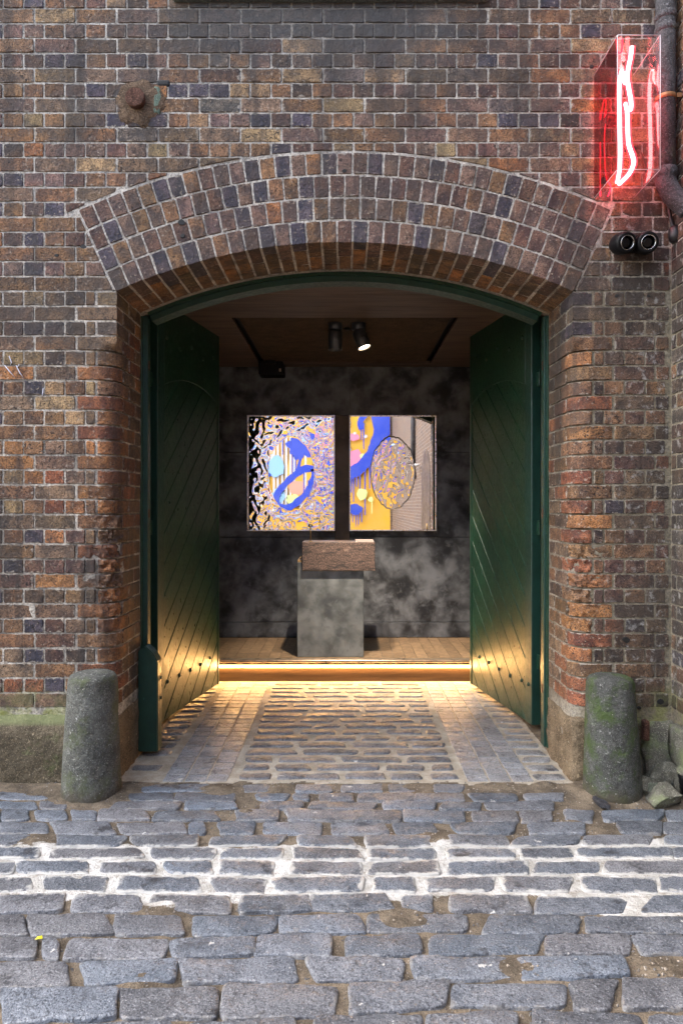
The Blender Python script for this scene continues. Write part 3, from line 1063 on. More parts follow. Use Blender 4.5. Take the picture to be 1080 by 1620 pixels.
def upper_core():
    vs, fs = [], []
    ZT = 4.66
    prof = []
    xs = [-2.16, -1.62]
    N = 40
    for i in range(N + 1):
        a = -ANG + 2 * ANG * i / N
        prof.append(((RO + 0.003) * sin(a), ZC + (RO + 0.003) * cos(a)))
    # skewbacks down to the springing
    lo = [(-2.16, 2.853), (prof[0][0] - 0.0001, 2.853)] + prof + [(-prof[0][0] + 0.0001, 2.853), (CORNER + 0.02, 2.853)]
    n = len(lo)
    for y in (YF + 0.0055, YF + 0.60):
        for (x, z) in lo:
            vs.append((x, y, z))
        for (x, z) in lo:
            vs.append((x, y, ZT))
    for f in range(2):
        b = f * 2 * n
        for i in range(n - 1):
            fs.append((b + i, b + i + 1, b + n + i + 1, b + n + i))
    for sg in (-1, 1):                      # wedge under each skewback
        b = len(vs)
        x0, z0 = abs(prof[0][0]), prof[0][1]
        vs += [(sg * x0, YF + 0.0055, 2.853), (sg * (JX + 0.004), YF + 0.0055, 2.853), (sg * x0, YF + 0.0055, z0)]
        fs.append((b, b + 1, b + 2) if sg < 0 else (b, b + 2, b + 1))
    return mesh('mortar', vs, fs, False, False)
kid(wall_top, 'mortar', upper_core(), M_MORTAR, (0, 0, 0))

def sector(r0, r1, a0, a1, y0, y1, n):
    vs, fs = [], []
    for i in range(n + 1):
        a = a0 + (a1 - a0) * i / n
        for r in (r0, r1):
            for y in (y0, y1):
                vs.append((r * sin(a), y, ZC + r * cos(a)))
    for i in range(n):
        b, c = i * 4, i * 4 + 4
        fs += [(b, c, c + 2, b + 2), (b + 1, b + 3, c + 3, c + 1), (b, b + 1, c + 1, c), (b + 2, c + 2, c + 3, b + 3)]
    fs += [(0, 2, 3, 1), (n * 4, n * 4 + 1, n * 4 + 3, n * 4 + 2)]
    return mesh('sector', vs, fs)
kid(arch, 'mortar', sector(RI + 0.006, RO + 0.004, -ANG - 0.003, ANG + 0.003, YF + 0.005, YF + 0.5, 48), M_MORTAR, (0, 0, 0))
# voussoirs
rv = random.Random(21)
rt = (RO - RI) / 4
for k in range(4):
    r0, r1 = RI + rt * k, RI + rt * (k + 1)
    n = int(round((r0 + rt / 2) * 2 * ANG / 0.0895))
    sh = rv.uniform(-0.2, 0.2)
    for i in range(n):
        a0, a1 = -ANG + 2 * ANG * i / n, -ANG + 2 * ANG * (i + 1) / n
        am = (a0 + a1) / 2
        g0 = 0.0055
        q0, q1 = r0 + (0.001 if k == 0 else g0), r1 - g0
        cc = Vector((sin(am), cos(am))) * (q0 + q1) / 2
        poly = []
        for (r, a, sg) in ((q0, a0, 1), (q0, a1, -1), (q1, a1, -1), (q1, a0, 1)):
            poly.append((r * sin(a) + sg * g0 * cos(a) - cc.x + rv.uniform(-.002, .002), r * cos(a) - sg * g0 * sin(a) - cc.y + rv.uniform(-.002, .002)))
        if cc.x > 0.9:
            col = pick(rv, [(PLUM, 5), (PURPLE, 2.5), (BLUE, 1.5), (BROWN, 3)])
        else:
            col = pick(rv, [(PLUM, 5), (PURPLE, 2.5), (BLUE, 2.6), (BROWN, 1.5), (ORANGE, .4)])
        deps = [0.10]
        if k == 0:
            deps = [0.225, 0.225] if i % 2 else [0.108, 0.225, 0.10]
        y = YF + rv.uniform(-0.002, 0.002)
        for di, dp in enumerate(deps):
            pp = poly if di == 0 else [(p[0] * 0.98, p[1] + rv.uniform(-.004, .003)) for p in poly]
            me = piece('brick', pp, dp, 0.005, 0.045 if k else 0.03, 0.0017 if k else 0.0006, 0.0035, 0.0035, rv, False, 0.0012, mid=(k > 0))
            cl = col if di == 0 else pick(rv, [(BROWN, 3), (DULL, 3), (ORANGE, 1.5)])
            kid(arch, 'brick', me, M_BRICK if k else M_BRICK_SOFFIT, (cc.x, y, ZC + cc.y), (0, 0, rv.uniform(-.004, .004)), color=cl)
            y += dp + 0.015
# cement fillet between the arch and the door frame
kid(arch, 'cement_fillet', sector(RI - 0.004, RI + 0.03, -ANG + 0.003, ANG - 0.003, YF + 0.452, YF + 0.52, 40), mortar_mat('cement_fillet', (0.20, 0.15, 0.10)), (0, 0, 0))

# plain brickwork out of the picture
def far_box(parent, *a):
    kid(parent, 'far_brickwork', box('far_brickwork', *a), M_FARBRICK, (0, 0, 0))
far_box(pier_l, -9.0, -2.16, YF, YF + 0.6, -0.1, 4.66)
far_box(wall_top, -9.0, CORNER + 0.5, YF, YF + 0.6, 4.66, 7.0)

# window sill at the very top of the picture
kid(wall_top, 'window_sill', box('window_sill', -0.99, 0.83, YF - 0.035, YF + 0.05, 4.518, 4.60, 0.006), stone_mat('green_grey_sill', (0.13, 0.16, 0.15), 0, 0.3), (0, 0, 0))

# plinths
def noisy_block(name, x0, x1, y0, y1, z0, z1, cham, amp, seed, step=0.035, chz=0.05, sc=6.0):
    bm = bmesh.new()
    nxs = max(1, int((x1 - x0) / step)); nys = max(1, int((y1 - y0) / step)); nzs = max(1, int((z1 - z0) / step))
    # six grids
    def grid(o, u, v, nu, nv):
        vv = [[bm.verts.new(Vector(o) + Vector(u) * i / nu + Vector(v) * j / nv) for j in range(nv + 1)] for i in range(nu + 1)]
        for i in range(nu):
            for j in range(nv):
                bm.faces.new((vv[i][j], vv[i + 1][j], vv[i + 1][j + 1], vv[i][j + 1]))
    X, Y, Z = x1 - x0, y1 - y0, z1 - z0
    grid((x0, y0, z0), (X, 0, 0), (0, 0, Z), nxs, nzs)
    grid((x0, y1, z0), (X, 0, 0), (0, 0, Z), nxs, nzs)
    grid((x0, y0, z0), (0, Y, 0), (0, 0, Z), nys, nzs)
    grid((x1, y0, z0), (0, Y, 0), (0, 0, Z), nys, nzs)
    grid((x0, y0, z1), (X, 0, 0), (0, Y, 0), nxs, nys)
    grid((x0, y0, z0), (X, 0, 0), (0, Y, 0), nxs, nys)
    bmesh.ops.remove_doubles(bm, verts=bm.verts[:], dist=1e-5)
    bmesh.ops.recalc_face_normals(bm, faces=bm.faces)
    bm.normal_update()
    for v in bm.verts:
        co = v.co.copy()
        d = fbm((co.x + seed, co.y, co.z), sc, 4) * amp
        if cham:
            t = max(0.0, 1 - (z1 - co.z) / chz)
            if co.y < y0 + 0.05:
                co.y += t * cham
        v.co = co + v.normal * d
    me = bpy.data.meshes.new(name)
    bm.to_mesh(me)
    bm.free()
    me.polygons.foreach_set('use_smooth', [True] * len(me.polygons))
    return me
kid(pier_l, 'plinth_stone', noisy_block('plinth_stone', -2.3, -1.46, YF - 0.045, YF + 0.05, -0.06, PLTOP, 0.045, 0.010, 2, 0.03, 0.075), M_PLINTH, (0, 0, 0))
kid(pier_l, 'base_block', noisy_block('base_block', -1.475, -JX + 0.004, YF - 0.006, YF + 0.5, -0.06, PLTOP - 0.02, 0.0, 0.012, 5, 0.03, sc=12), M_SAND, (0, 0, 0))
kid(pier_r, 'base_block', noisy_block('base_block', JX - 0.004, 1.50, YF - 0.004, YF + 0.5, -0.06, PLTOP - 0.03, 0.0, 0.016, 8, 0.03, sc=12), M_SAND, (0, 0, 0))
kid(pier_r, 'plinth_stone', noisy_block('plinth_stone', 1.49, 1.70, YF - 0.012, YF + 0.05, -0.06, PLTOP - 0.015, 0.015, 0.02, 9, 0.03), M_PLINTH, (0, 0, 0))
kid(pier_r, 'plinth_stone', noisy_block('plinth_stone', 1.72, CORNER + 0.01, YF - 0.05, YF + 0.05, -0.06, PLTOP - 0.03, 0.03, 0.03, 12, 0.03), M_ROCK, (0, 0, 0))

# ------------------------------------------------------------------ side wall running out from the facade
YB = -12.94                                # wall with the mural, seen only in the mirrors
for r in rows:
    zc = zc_of(r)
    if zc < PLTOP + 0.03 or zc > 4.60:
        continue
    header = (r % 2 == 0)
    w = SP / 2 if header else SP
    y = YF - 0.006 - (0.06 if header else 0.0)
    if header:
        me = rb.choice(CLOSER)
        kid(side_wall, 'brick', me, M_BRICK, (CORNER, YF - 0.034, zc), (0, 0, -pi / 2), pick(rb, [(DARK, 3), (PURPLE, 2), (BROWN, 2)]))
    while y > 3.32:
        me = rb.choice(HEAD if header else STRETCH)
        kid(side_wall, 'brick', me, M_BRICK, (CORNER + rb.uniform(-.002, .002), y - w / 2, zc), (0, 0, -pi / 2), pick(rb, [(DARK, 3), (PURPLE, 3), (BROWN, 2.5), (GREY, 1.5), (BLUE, 1)]))
        y -= w
    last = y
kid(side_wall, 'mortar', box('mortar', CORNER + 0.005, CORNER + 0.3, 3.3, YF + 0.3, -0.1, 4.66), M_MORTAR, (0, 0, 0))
far_box(side_wall, CORNER, CORNER + 0.3, YB, 3.30, -0.1, 4.66)
far_box(side_wall, CORNER, CORNER + 0.3, YB, YF, 4.66, 5.4)
kid(side_wall, 'plinth_stone', noisy_block('plinth_stone', CORNER - 0.05, CORNER + 0.05, 3.0, YF - 0.06, -0.06, PLTOP - 0.02, 0.0, 0.03, 15, 0.04), M_ROCK, (0, 0, 0))

# ------------------------------------------------------------------ the room behind the arch
YW, ZCEIL, YR, ZP, XR = 7.35, 3.075, 6.28, 0.20, 1.75
wall_back = empty('wall_back', (0, YW, 0), kind='structure', label='blackened steel panelled wall at the back of the room')
zj = [ZP, 0.363, 1.266, 2.168, ZCEIL + 0.05]
for a, b in zip(zj[:-1], zj[1:]):
    for (x0, x1) in ((-XR, -0.103), (0.055, XR)):
        kid(wall_back, 'panel', box('panel', x0 + 0.0015, x1 - 0.0015, YW - (0.012 if a > ZP else 0.02), YW + 0.02, a + 0.003, b - 0.003, 0.0015, 1), M_PANEL, (0, 0, 0))
kid(wall_back, 'bronze_strip', box('bronze_strip', -0.103, 0.055, YW - 0.004, YW + 0.02, 1.2, 2.56, 0.001, 1), M_BRONZE, (0, 0, 0))
kid(wall_back, 'panel', box('panel', -0.103, 0.055, YW - 0.0115, YW + 0.02, 2.562, ZCEIL + 0.05), M_PANEL, (0, 0, 0))
kid(wall_back, 'panel', box('panel', -0.103, 0.055, YW - 0.0115, YW + 0.02, ZP, 1.198), M_PANEL, (0, 0, 0))
kid(wall_back, 'backing', box('backing', -XR - 0.1, XR + 0.1, YW + 0.021, YW + 0.2, -0.1, 3.4), M_BLACK, (0, 0, 0))
for nm, s in (('wall_left', -1), ('wall_right', 1)):
    w = empty(nm, (s * XR, 6, 0), kind='structure', label='dark steel side wall of the room behind the door leaf')
    a, b = sorted((s * XR, s * (XR + 0.15)))
    kid(w, 'panel', box('panel', a, b, YF + 0.6, YW + 0.02, -0.1, 3.4), M_PANEL, (0, 0, 0))
    a, b = sorted((s * (JX + 0.03), s * (XR + 0.15)))
    kid(w, 'return', box('return', a, b, YF + 0.602, YF + 0.65, -0.1, 3.4), M_BLACK, (0, 0, 0))

ceiling = empty('ceiling', (0, 6, ZCEIL), kind='structure', label='dark timber ceiling with a recessed brown panel')
cy0, cy1, cx0, cx1 = 5.42, 7.17, -0.885, 0.89
bys = [YF + 0.53, 4.82, 5.12, cy0]
for a, b in zip(bys[:-1], bys[1:]):
    kid(ceiling, 'board', box('board', -XR, XR, a + 0.001, b - 0.001, ZCEIL, ZCEIL + 0.03, 0.001, 1), M_DARKWOOD, (0, 0, 0))
for (x0, x1) in ((-XR, cx0), (cx1, XR)):
    for a, b in ((cy0, 5.72), (5.72, 6.02), (6.02, 6.32), (6.32, 6.62), (6.62, 6.92), (6.92, YW)):
        kid(ceiling, 'board', box('board', x0, x1, a + 0.001, b - 0.001, ZCEIL, ZCEIL + 0.03, 0.001, 1), M_DARKWOOD, (0, 0, 0))
kid(ceiling, 'board', box('board', cx0, cx1, cy1, YW, ZCEIL, ZCEIL + 0.03, 0.001, 1), M_DARKWOOD, (0, 0, 0))
kid(ceiling, 'recessed_panel', box('recessed_panel', cx0 + 0.055, cx1 - 0.055, cy0 + 0.001, cy1 - 0.10, ZCEIL + 0.004, ZCEIL + 0.03, 0.001, 1), M_CORK, (0, 0, 0))
kid(ceiling, 'slot', box('slot', -XR - 0.1, XR + 0.1, YF + 0.53, YW + 0.1, ZCEIL + 0.09, ZCEIL + 0.14), M_BLACK, (0, 0, 0))

platform = empty('floor_platform', (0, 6.8, ZP), kind='structure', label='raised tiled platform with a bronze riser')
kid(platform, 'slab', box('slab', -XR, XR, YR + 0.02, YW, -0.05, ZP - 0.006), mortar_mat('grout', (0.36, 0.27, 0.17)), (0, 0, 0))
kid(platform, 'riser', box('riser', -XR, XR, YR + 0.012, YR + 0.03, -0.02, 0.155), M_RISER, (0, 0, 0))
kid(platform, 'nosing', box('nosing', -XR, XR, YR - 0.03, YR + 0.06, 0.175, ZP + 0.001, 0.003, 1), M_NOSING, (0, 0, 0))
ft = G('brown_floor_tile')
fb_ = ft.n('ObjectInfo').outputs['Color']
M_FLOORTILE = ft.fin(ft.mix(ft.ramp(ft.noise(ft.objc(), 20, 4, 0.7), 0.35, 0.65), ft.mix(0.4, fb_, (0.06, 0.04, 0.025)), fb_), 0.6)
rp = random.Random(9)
y = YR + 0.063
x0s = [-XR + 0.105 * i for i in range(34)]
for k, (ya, yb) in enumerate(((y, y + 0.23), (y + 0.233, y + 0.72), (y + 0.723, YW - 0.022))):
    for i, x in enumerate(x0s):
        if abs(x + 0.05) > 1.45:
            continue
        me = piece('floor_tile', rect(0.099, yb - ya), 0.02, 0.002, 0.2, 0.0005, 0.002, 0.001, rp, True, 0.0003)
        v = rp.uniform(0.8, 1.2)
        kid(platform, 'floor_tile', me, M_FLOORTILE, (x + 0.052, (ya + yb) / 2, ZP), color=(0.34 * v, 0.215 * v, 0.115 * v))

# light strip under the nosing
strip = empty('light_strip', (0, YR, 0.13), label='glowing warm white light strip along the step riser', category='light strip')
kid(strip, 'diffuser', box('diffuser', -1.70, 1.70, YR - 0.008, YR + 0.011, 0.129, 0.145, 0.004, 2), emit('warm_led', (1.0, 0.52, 0.17), 40.0), (0, 0, 0))
kid(strip, 'channel', box('channel', -1.71, 1.71, YR - 0.012, YR + 0.0115, 0.151, 0.162, 0.001, 1), M_BRONZE, (0, 0, 0))

# ceiling spots
def spot(px, tilt_x, tilt_y, label, glow, deep):
    Y = 5.60
    X = (px - VX) * Y / F
    t = empty('ceiling_spotlight', (X, Y, ZCEIL), label=label, category='spotlight', group='ceiling spotlights')
    r = 0.056
    kid(t, 'mount', lathe('mount', [(r * 0.96, 0.0), (r, -0.003), (r, -0.052), (r * 0.9, -0.056), (r * 0.5, -0.066)], 28), M_LAMPBLACK, (X, Y, ZCEIL + 0.005))
    can = kid(t, 'canister', lathe('canister', [(r * 0.6, 0.0), (r * 0.94, -0.004), (r, -0.012), (r, -0.155), (r * 0.93, -0.158), (r * 0.9, -0.135), (r * 0.9, -deep), (0.004, -deep + 0.005)], 32), M_LAMPBLACK, (X, Y, ZCEIL - 0.056), (tilt_x, tilt_y, 0))
    lens = link('lens', lathe('lens', [(r * 0.89, -deep - 0.001), (r * 0.89, -deep - 0.0015), (0.003, -deep - 0.0016)], 24, smooth=False), glow, can)
    return t
M_LENS = emit('lit_lens', (1.0, 0.74, 0.42), 14.0)
sp1 = spot(530, 0, 0, 'upright black can spotlight on the ceiling, aimed straight down', emit('dim_lens', (1.0, 0.74, 0.42), 3.0), 0.03)
sp2 = spot(567, radians(-10), radians(-18), 'tilted black can spotlight on the ceiling, lit lens showing', M_LENS, 0.135)
for (o, X, dx, dy, e) in ((sp1, (530 - VX) * 5.6 / F, 0.06, 0.36, 64), (sp2, (567 - VX) * 5.6 / F, 0.22, 0.40, 64)):
    ld = bpy.data.lights.new('spot_beam', 'SPOT')
    ld.energy = e
    ld.color = (1.0, 0.88, 0.74)
    ld.spot_size = radians(62)
    ld.spot_blend = 0.7
    ld.shadow_soft_size = 0.03
    lo = bpy.data.objects.new('spot_beam', ld)
    COL.objects.link(lo)
    lo.parent = o
    lo.location = (0.02 if o is sp1 else 0.07, 0.02, -0.25)
    lo.rotation_euler = Vector((dx, dy, -1)).to_track_quat('-Z', 'Y').to_euler()
tt = empty('sensor_knob', ((549 - VX) * 5.75 / F, 5.75, ZCEIL), label='tiny black sensor disc on the ceiling between the two spotlights', category='sensor')
kid(tt, 'disc', lathe('disc', [(0.028, 0.0), (0.028, -0.006), (0.018, -0.014), (0.004, -0.016)], 20), M_MATBLACK, (tt.location.x, 5.75, ZCEIL + 0.004))
sb = empty('ceiling_speaker', ((430 - VX) * 7.15 / F, 7.15, ZCEIL), label='small black box fixed in the ceiling corner above the rippled mirror', category='speaker box')
X = sb.location.x
kid(sb, 'housing', box('housing', X - 0.125, X + 0.125, 7.05, 7.28, ZCEIL - 0.13, ZCEIL + 0.001, 0.008), M_MATBLACK, (0, 0, 0))
kid(sb, 'bracket', box('bracket', X - 0.05, X + 0.05, 7.0, 7.05, ZCEIL - 0.03, ZCEIL + 0.001, 0.003), M_MATBLACK, (0, 0, 0))
kid(sb, 'badge', box('badge', X + 0.085, X + 0.105, 7.045, 7.052, ZCEIL - 0.105, ZCEIL - 0.075, 0.001, 1), M_NOSING, (0, 0, 0))

# ------------------------------------------------------------------ mirrors
YM = 7.285
def ripple(x, z, sd):
    p = Vector((x * 19 + sd, z * 19, sd * 0.7))
    w = Vector((noise.noise(p * 0.6), noise.noise(p * 0.6 + Vector((9, 3, 1))), 0)) * 0.9
    p = p + w
    return noise.noise(p) * 0.0019
def mirror(label, px0, px1, pc, seed, outer):
    a, b = at(px0, 840, YM), at(px1, 657, YM)
    c, q = at(pc[0], pc[1], YM), (pc[2] * YM / F, pc[3] * YM / F)
    t = empty('mirror_panel', ((a.x + b.x) / 2, YM, a.z), label=label, category='mirror', group='mirror panels on the back wall')
    f = 0.012
    def sheet(nm, x0, x1, z0, z1, nx_, nz_, fn, y0):
        vs = [(x0 + (x1 - x0) * i / nx_, y0 - fn(x0 + (x1 - x0) * i / nx_, z0 + (z1 - z0) * j / nz_), z0 + (z1 - z0) * j / nz_) for j in range(nz_ + 1) for i in range(nx_ + 1)]
        fs = [(j * (nx_ + 1) + i, j * (nx_ + 1) + i + 1, (j + 1) * (nx_ + 1) + i + 1, (j + 1) * (nx_ + 1) + i) for j in range(nz_) for i in range(nx_)]
        return mesh(nm, vs, fs, True, False)
    if outer:
        kid(t, 'rippled_sheet', sheet('rippled_sheet', a.x + f, b.x - f, a.z + f, b.z - f, 220, 290, lambda x, z: ripple(x, z, seed), YM), M_MIRROR, (0, 0, 0))
    else:
        kid(t, 'flat_sheet', sheet('flat_sheet', a.x + f, b.x - f, a.z + f, b.z - f, 2, 2, lambda x, z: 0.0, YM), M_MIRROR, (0, 0, 0))
    # the oval, a little proud
    rings, n = 48, 150
    vs, fs = [], []
    for i in range(rings + 1):
        rr = i / rings
        for k in range(n):
            an = 2 * pi * k / n
            wob = 1 + 0.035 * noise.noise(Vector((cos(an) * 3 + seed, sin(an) * 3, 1))) + 0.03 * noise.noise(Vector((cos(an) * 9 + seed, sin(an) * 9, 4)))
            x, z = c.x + q[0] * rr * cos(an) * wob, c.z + q[1] * rr * sin(an) * wob
            fade = min(1.0, (1 - rr) * 8)
            h = (0.005 if outer else 0.011) + (ripple(x, z, seed + 5) * fade * 1.05 if not outer else 0.0)
            if i == rings:
                h = 0.0 if not outer else 0.0048
            vs.append((x, YM - h, z))
    for i in range(rings):
        for k in range(n):
            k2 = (k + 1) % n
            fs.append((i * n + k, (i + 1) * n + k, (i + 1) * n + k2, i * n + k2))
    me = mesh('oval', vs, fs, True, False)
    kid(t, 'flat_oval' if outer else 'rippled_oval', me, M_MIRROR, (0, 0, 0))
    for (x0, x1, z0, z1) in ((a.x, b.x, a.z, a.z + f), (a.x, b.x, b.z - f, b.z), (a.x, a.x + f, a.z + f, b.z - f), (b.x - f, b.x, a.z + f, b.z - f)):
        kid(t, 'edge_frame', box('edge_frame', x0, x1, YM - 0.02, YW - 0.012, z0, z1, 0.001, 1), M_ALU, (0, 0, 0))
mirror('mirror panel with rippled steel all round a smooth oval', 391, 529.5, (460.5, 750, 37.5, 60), 3.0, True)
mirror('smooth mirror panel with a rippled oval in the middle', 552.5, 690, (621, 748, 35.5, 58), 11.0, False)

# ------------------------------------------------------------------ host stand
YS = 6.37
stand = empty('host_stand', ((522 - VX) * YS / F, YS + 0.2, ZP), label='grey patinated metal pedestal with a speckled granite block on its front', category='host stand')
xa, xb = (470 - VX) * YS / F, (575 - VX) * YS / F
kid(stand, 'pedestal', box('pedestal', xa, xb, YS, YS + 0.42, ZP + 0.001, 1.075, 0.006, 2), M_ZINC, (0, 0, 0))
kid(stand, 'timber_top', box('timber_top', xa + 0.004, xb - 0.004, YS + 0.004, YS + 0.416, 1.0755, 1.10, 0.003), wood_mat('oak_top', (0.25, 0.14, 0.06), (0.38, 0.24, 0.11), 0), (0, 0, 0))
def granite():
    g = G('speckled_granite')
    p = g.pos()
    n1 = g.noise(p, 95, 3, 0.75)
    n2 = g.noise(g.vmath('MULTIPLY', p, (1.0, 1.0, 4.5)), 6, 5, 0.65, 1.2)
    n3 = g.noise(p, 45, 4, 0.7)
    c = g.mix(g.ramp(n1, 0.4, 0.6), (0.045, 0.032, 0.026), (0.20, 0.125, 0.092))
    c = g.mix(g.ramp(n2, 0.50, 0.60, 0.0, 0.85), c, (0.03, 0.025, 0.022))
    c = g.mix(g.ramp(n2, 0.38, 0.30, 0.0, 0.7), c, (0.32, 0.22, 0.165))
    c = g.mix(g.ramp(n3, 0.62, 0.7, 0.0, 0.8), c, (0.025, 0.022, 0.022))
    return g.fin(c, 0.5, g.bump(n1, 0.12, 0.002))
YG = 6.338
ga, gb = at(478, 903, YG), at(593, 857.5, YG)
kid(stand, 'granite_block', box('granite_block', ga.x, gb.x, YG, YG + 0.36, ga.z, gb.z, 0.003, 1), granite(), (0, 0, 0))
pn = empty('table_lamp', ((491 - VX) * 6.42 / F, 6.42, gb.z), label='slim brass pin lamp with a small dark dome on the granite block', category='lamp')
X = pn.location.x
kid(pn, 'stem', tube('stem', [(X, 6.42, gb.z), (X, 6.42, gb.z + 0.14)], 0.0055, 10), M_BRASS, (0, 0, 0))
kid(pn, 'dome', lathe('dome', [(0.024, 0.0), (0.023, 0.008), (0.016, 0.020), (0.004, 0.026)], 20), metal_mat('dark_bronze', (0.06, 0.05, 0.04), 0.4, 0.7), (X, 6.42, gb.z + 0.138))
kid(pn, 'base', lathe('base', [(0.022, 0.0), (0.022, 0.004), (0.006, 0.006)], 20), M_BRASS, (X, 6.42, gb.z + 0.0005))
nb_ = empty('notepad', (0.2, 6.45, gb.z), label='thin pale pad lying on the end of the granite block', category='notepad')
kid(nb_, 'pages', box('pages', 0.10, 0.265, 6.36, 6.56, gb.z + 0.001, gb.z + 0.012, 0.001, 1), G('pad_paper').fin((0.5, 0.4, 0.34), 0.7), (0, 0, 0))
kid(nb_, 'cover', box('cover', 0.099, 0.266, 6.359, 6.561, gb.z + 0.0125, gb.z + 0.0145, 0.0005, 1), G('pad_cover').fin((0.36, 0.26, 0.22), 0.6), (0, 0, 0))

# ------------------------------------------------------------------ door frame
frame = empty('door_frame', (0, YF + 0.5, 0), label='dark green arched timber door frame set deep in the brick opening', category='door frame')
y0, y1 = YF + 0.503, YF + 0.572
RFo, RFi = RI - 0.006, RI - 0.062
kid(frame, 'arched_head', sector(RFi, RFo, -0.4075, 0.4075, y0, y1 + 0.04, 40), M_GREENP, (0, 0, 0))
kid(frame, 'moulding', sector(RFo - 0.018, RFo + 0.004, -0.409, 0.409, y0 - 0.02, y0 - 0.001, 40), M_GREEN, (0, 0, 0))
zs = ZC + RFi * cos(0.4075)
for s in (-1, 1):
    xi = 1.283 if s < 0 else 1.298
    a, b = sorted((s * xi, s * (JX + 0.03)))
    zb = 0.03 if s < 0 else 0.025
    kid(frame, 'post', box('post', a, b, y0 + 0.002, y1, zb, zs + 0.035, 0.004, 2), M_GREENP, (0, 0, 0))
    a, b = sorted((s * (JX - 0.006), s * (JX + 0.012)))
    kid(frame, 'moulding', box('moulding', a, b, y0 - 0.018, y0 + 0.001, zb, zs + 0.03, 0.003, 2), M_GREEN, (0, 0, 0))
    for z in (2.52, 1.55, 0.40):
        kid(frame, 'keep', box('keep', s * xi - s * 0.001 - 0.0 if s > 0 else s * xi + 0.001 - 0.002, (s * xi - s * 0.001 - 0.0 if s > 0 else s * xi + 0.001 - 0.002) + 0.002, y0 + 0.02, y0 + 0.045, z - 0.03, z + 0.03), M_RUST, (0, 0, 0))
# guard post at the foot of the frame
gx0, gx1, gy0, gy1, gz = -1.315, -1.190, YF + 0.40, YF + 0.503, 0.03
prof = [(gx0, gz), (gx1, gz), (gx1, 0.60), (gx1 - 0.028, 0.655), (gx0 + 0.045, 0.705), (gx0, 0.675)]
bm = bmesh.new()
fa = [bm.verts.new((x, gy0, z)) for x, z in prof]
fb = [bm.verts.new((x, gy1, z)) for x, z in prof]
bm.faces.new(fa)
bm.faces.new(fb[::-1])
for i in range(6):
    bm.faces.new((fa[i], fb[i], fb[(i + 1) % 6], fa[(i + 1) % 6]))
bmesh.ops.recalc_face_normals(bm, faces=bm.faces)
bmesh.ops.bevel(bm, geom=bm.edges[:], offset=0.006, segments=2, affect='EDGES')
me = bpy.data.meshes.new('guard_post')
bm.to_mesh(me)
bm.free()
gp_ = kid(frame, 'guard_post', me, M_GREENP, (0, 0, 0), label='short chamfered green guard post bolted to the foot of the frame')
for z in (0.49, 0.36):
    link('bolt', lathe('bolt', [(0.012, 0.0), (0.012, 0.010), (0.007, 0.014)], 6, smooth=False), M_GREENP, gp_, (gx1 - 0.001, gy0 + 0.06, z), (0, pi / 2, 0))
    link('bracket', box('bracket', gx1 - 0.0005, gx1 + 0.004, gy0 + 0.03, gy0 + 0.09, z - 0.02, z + 0.02, 0.002, 1), M_GREENP, gp_)

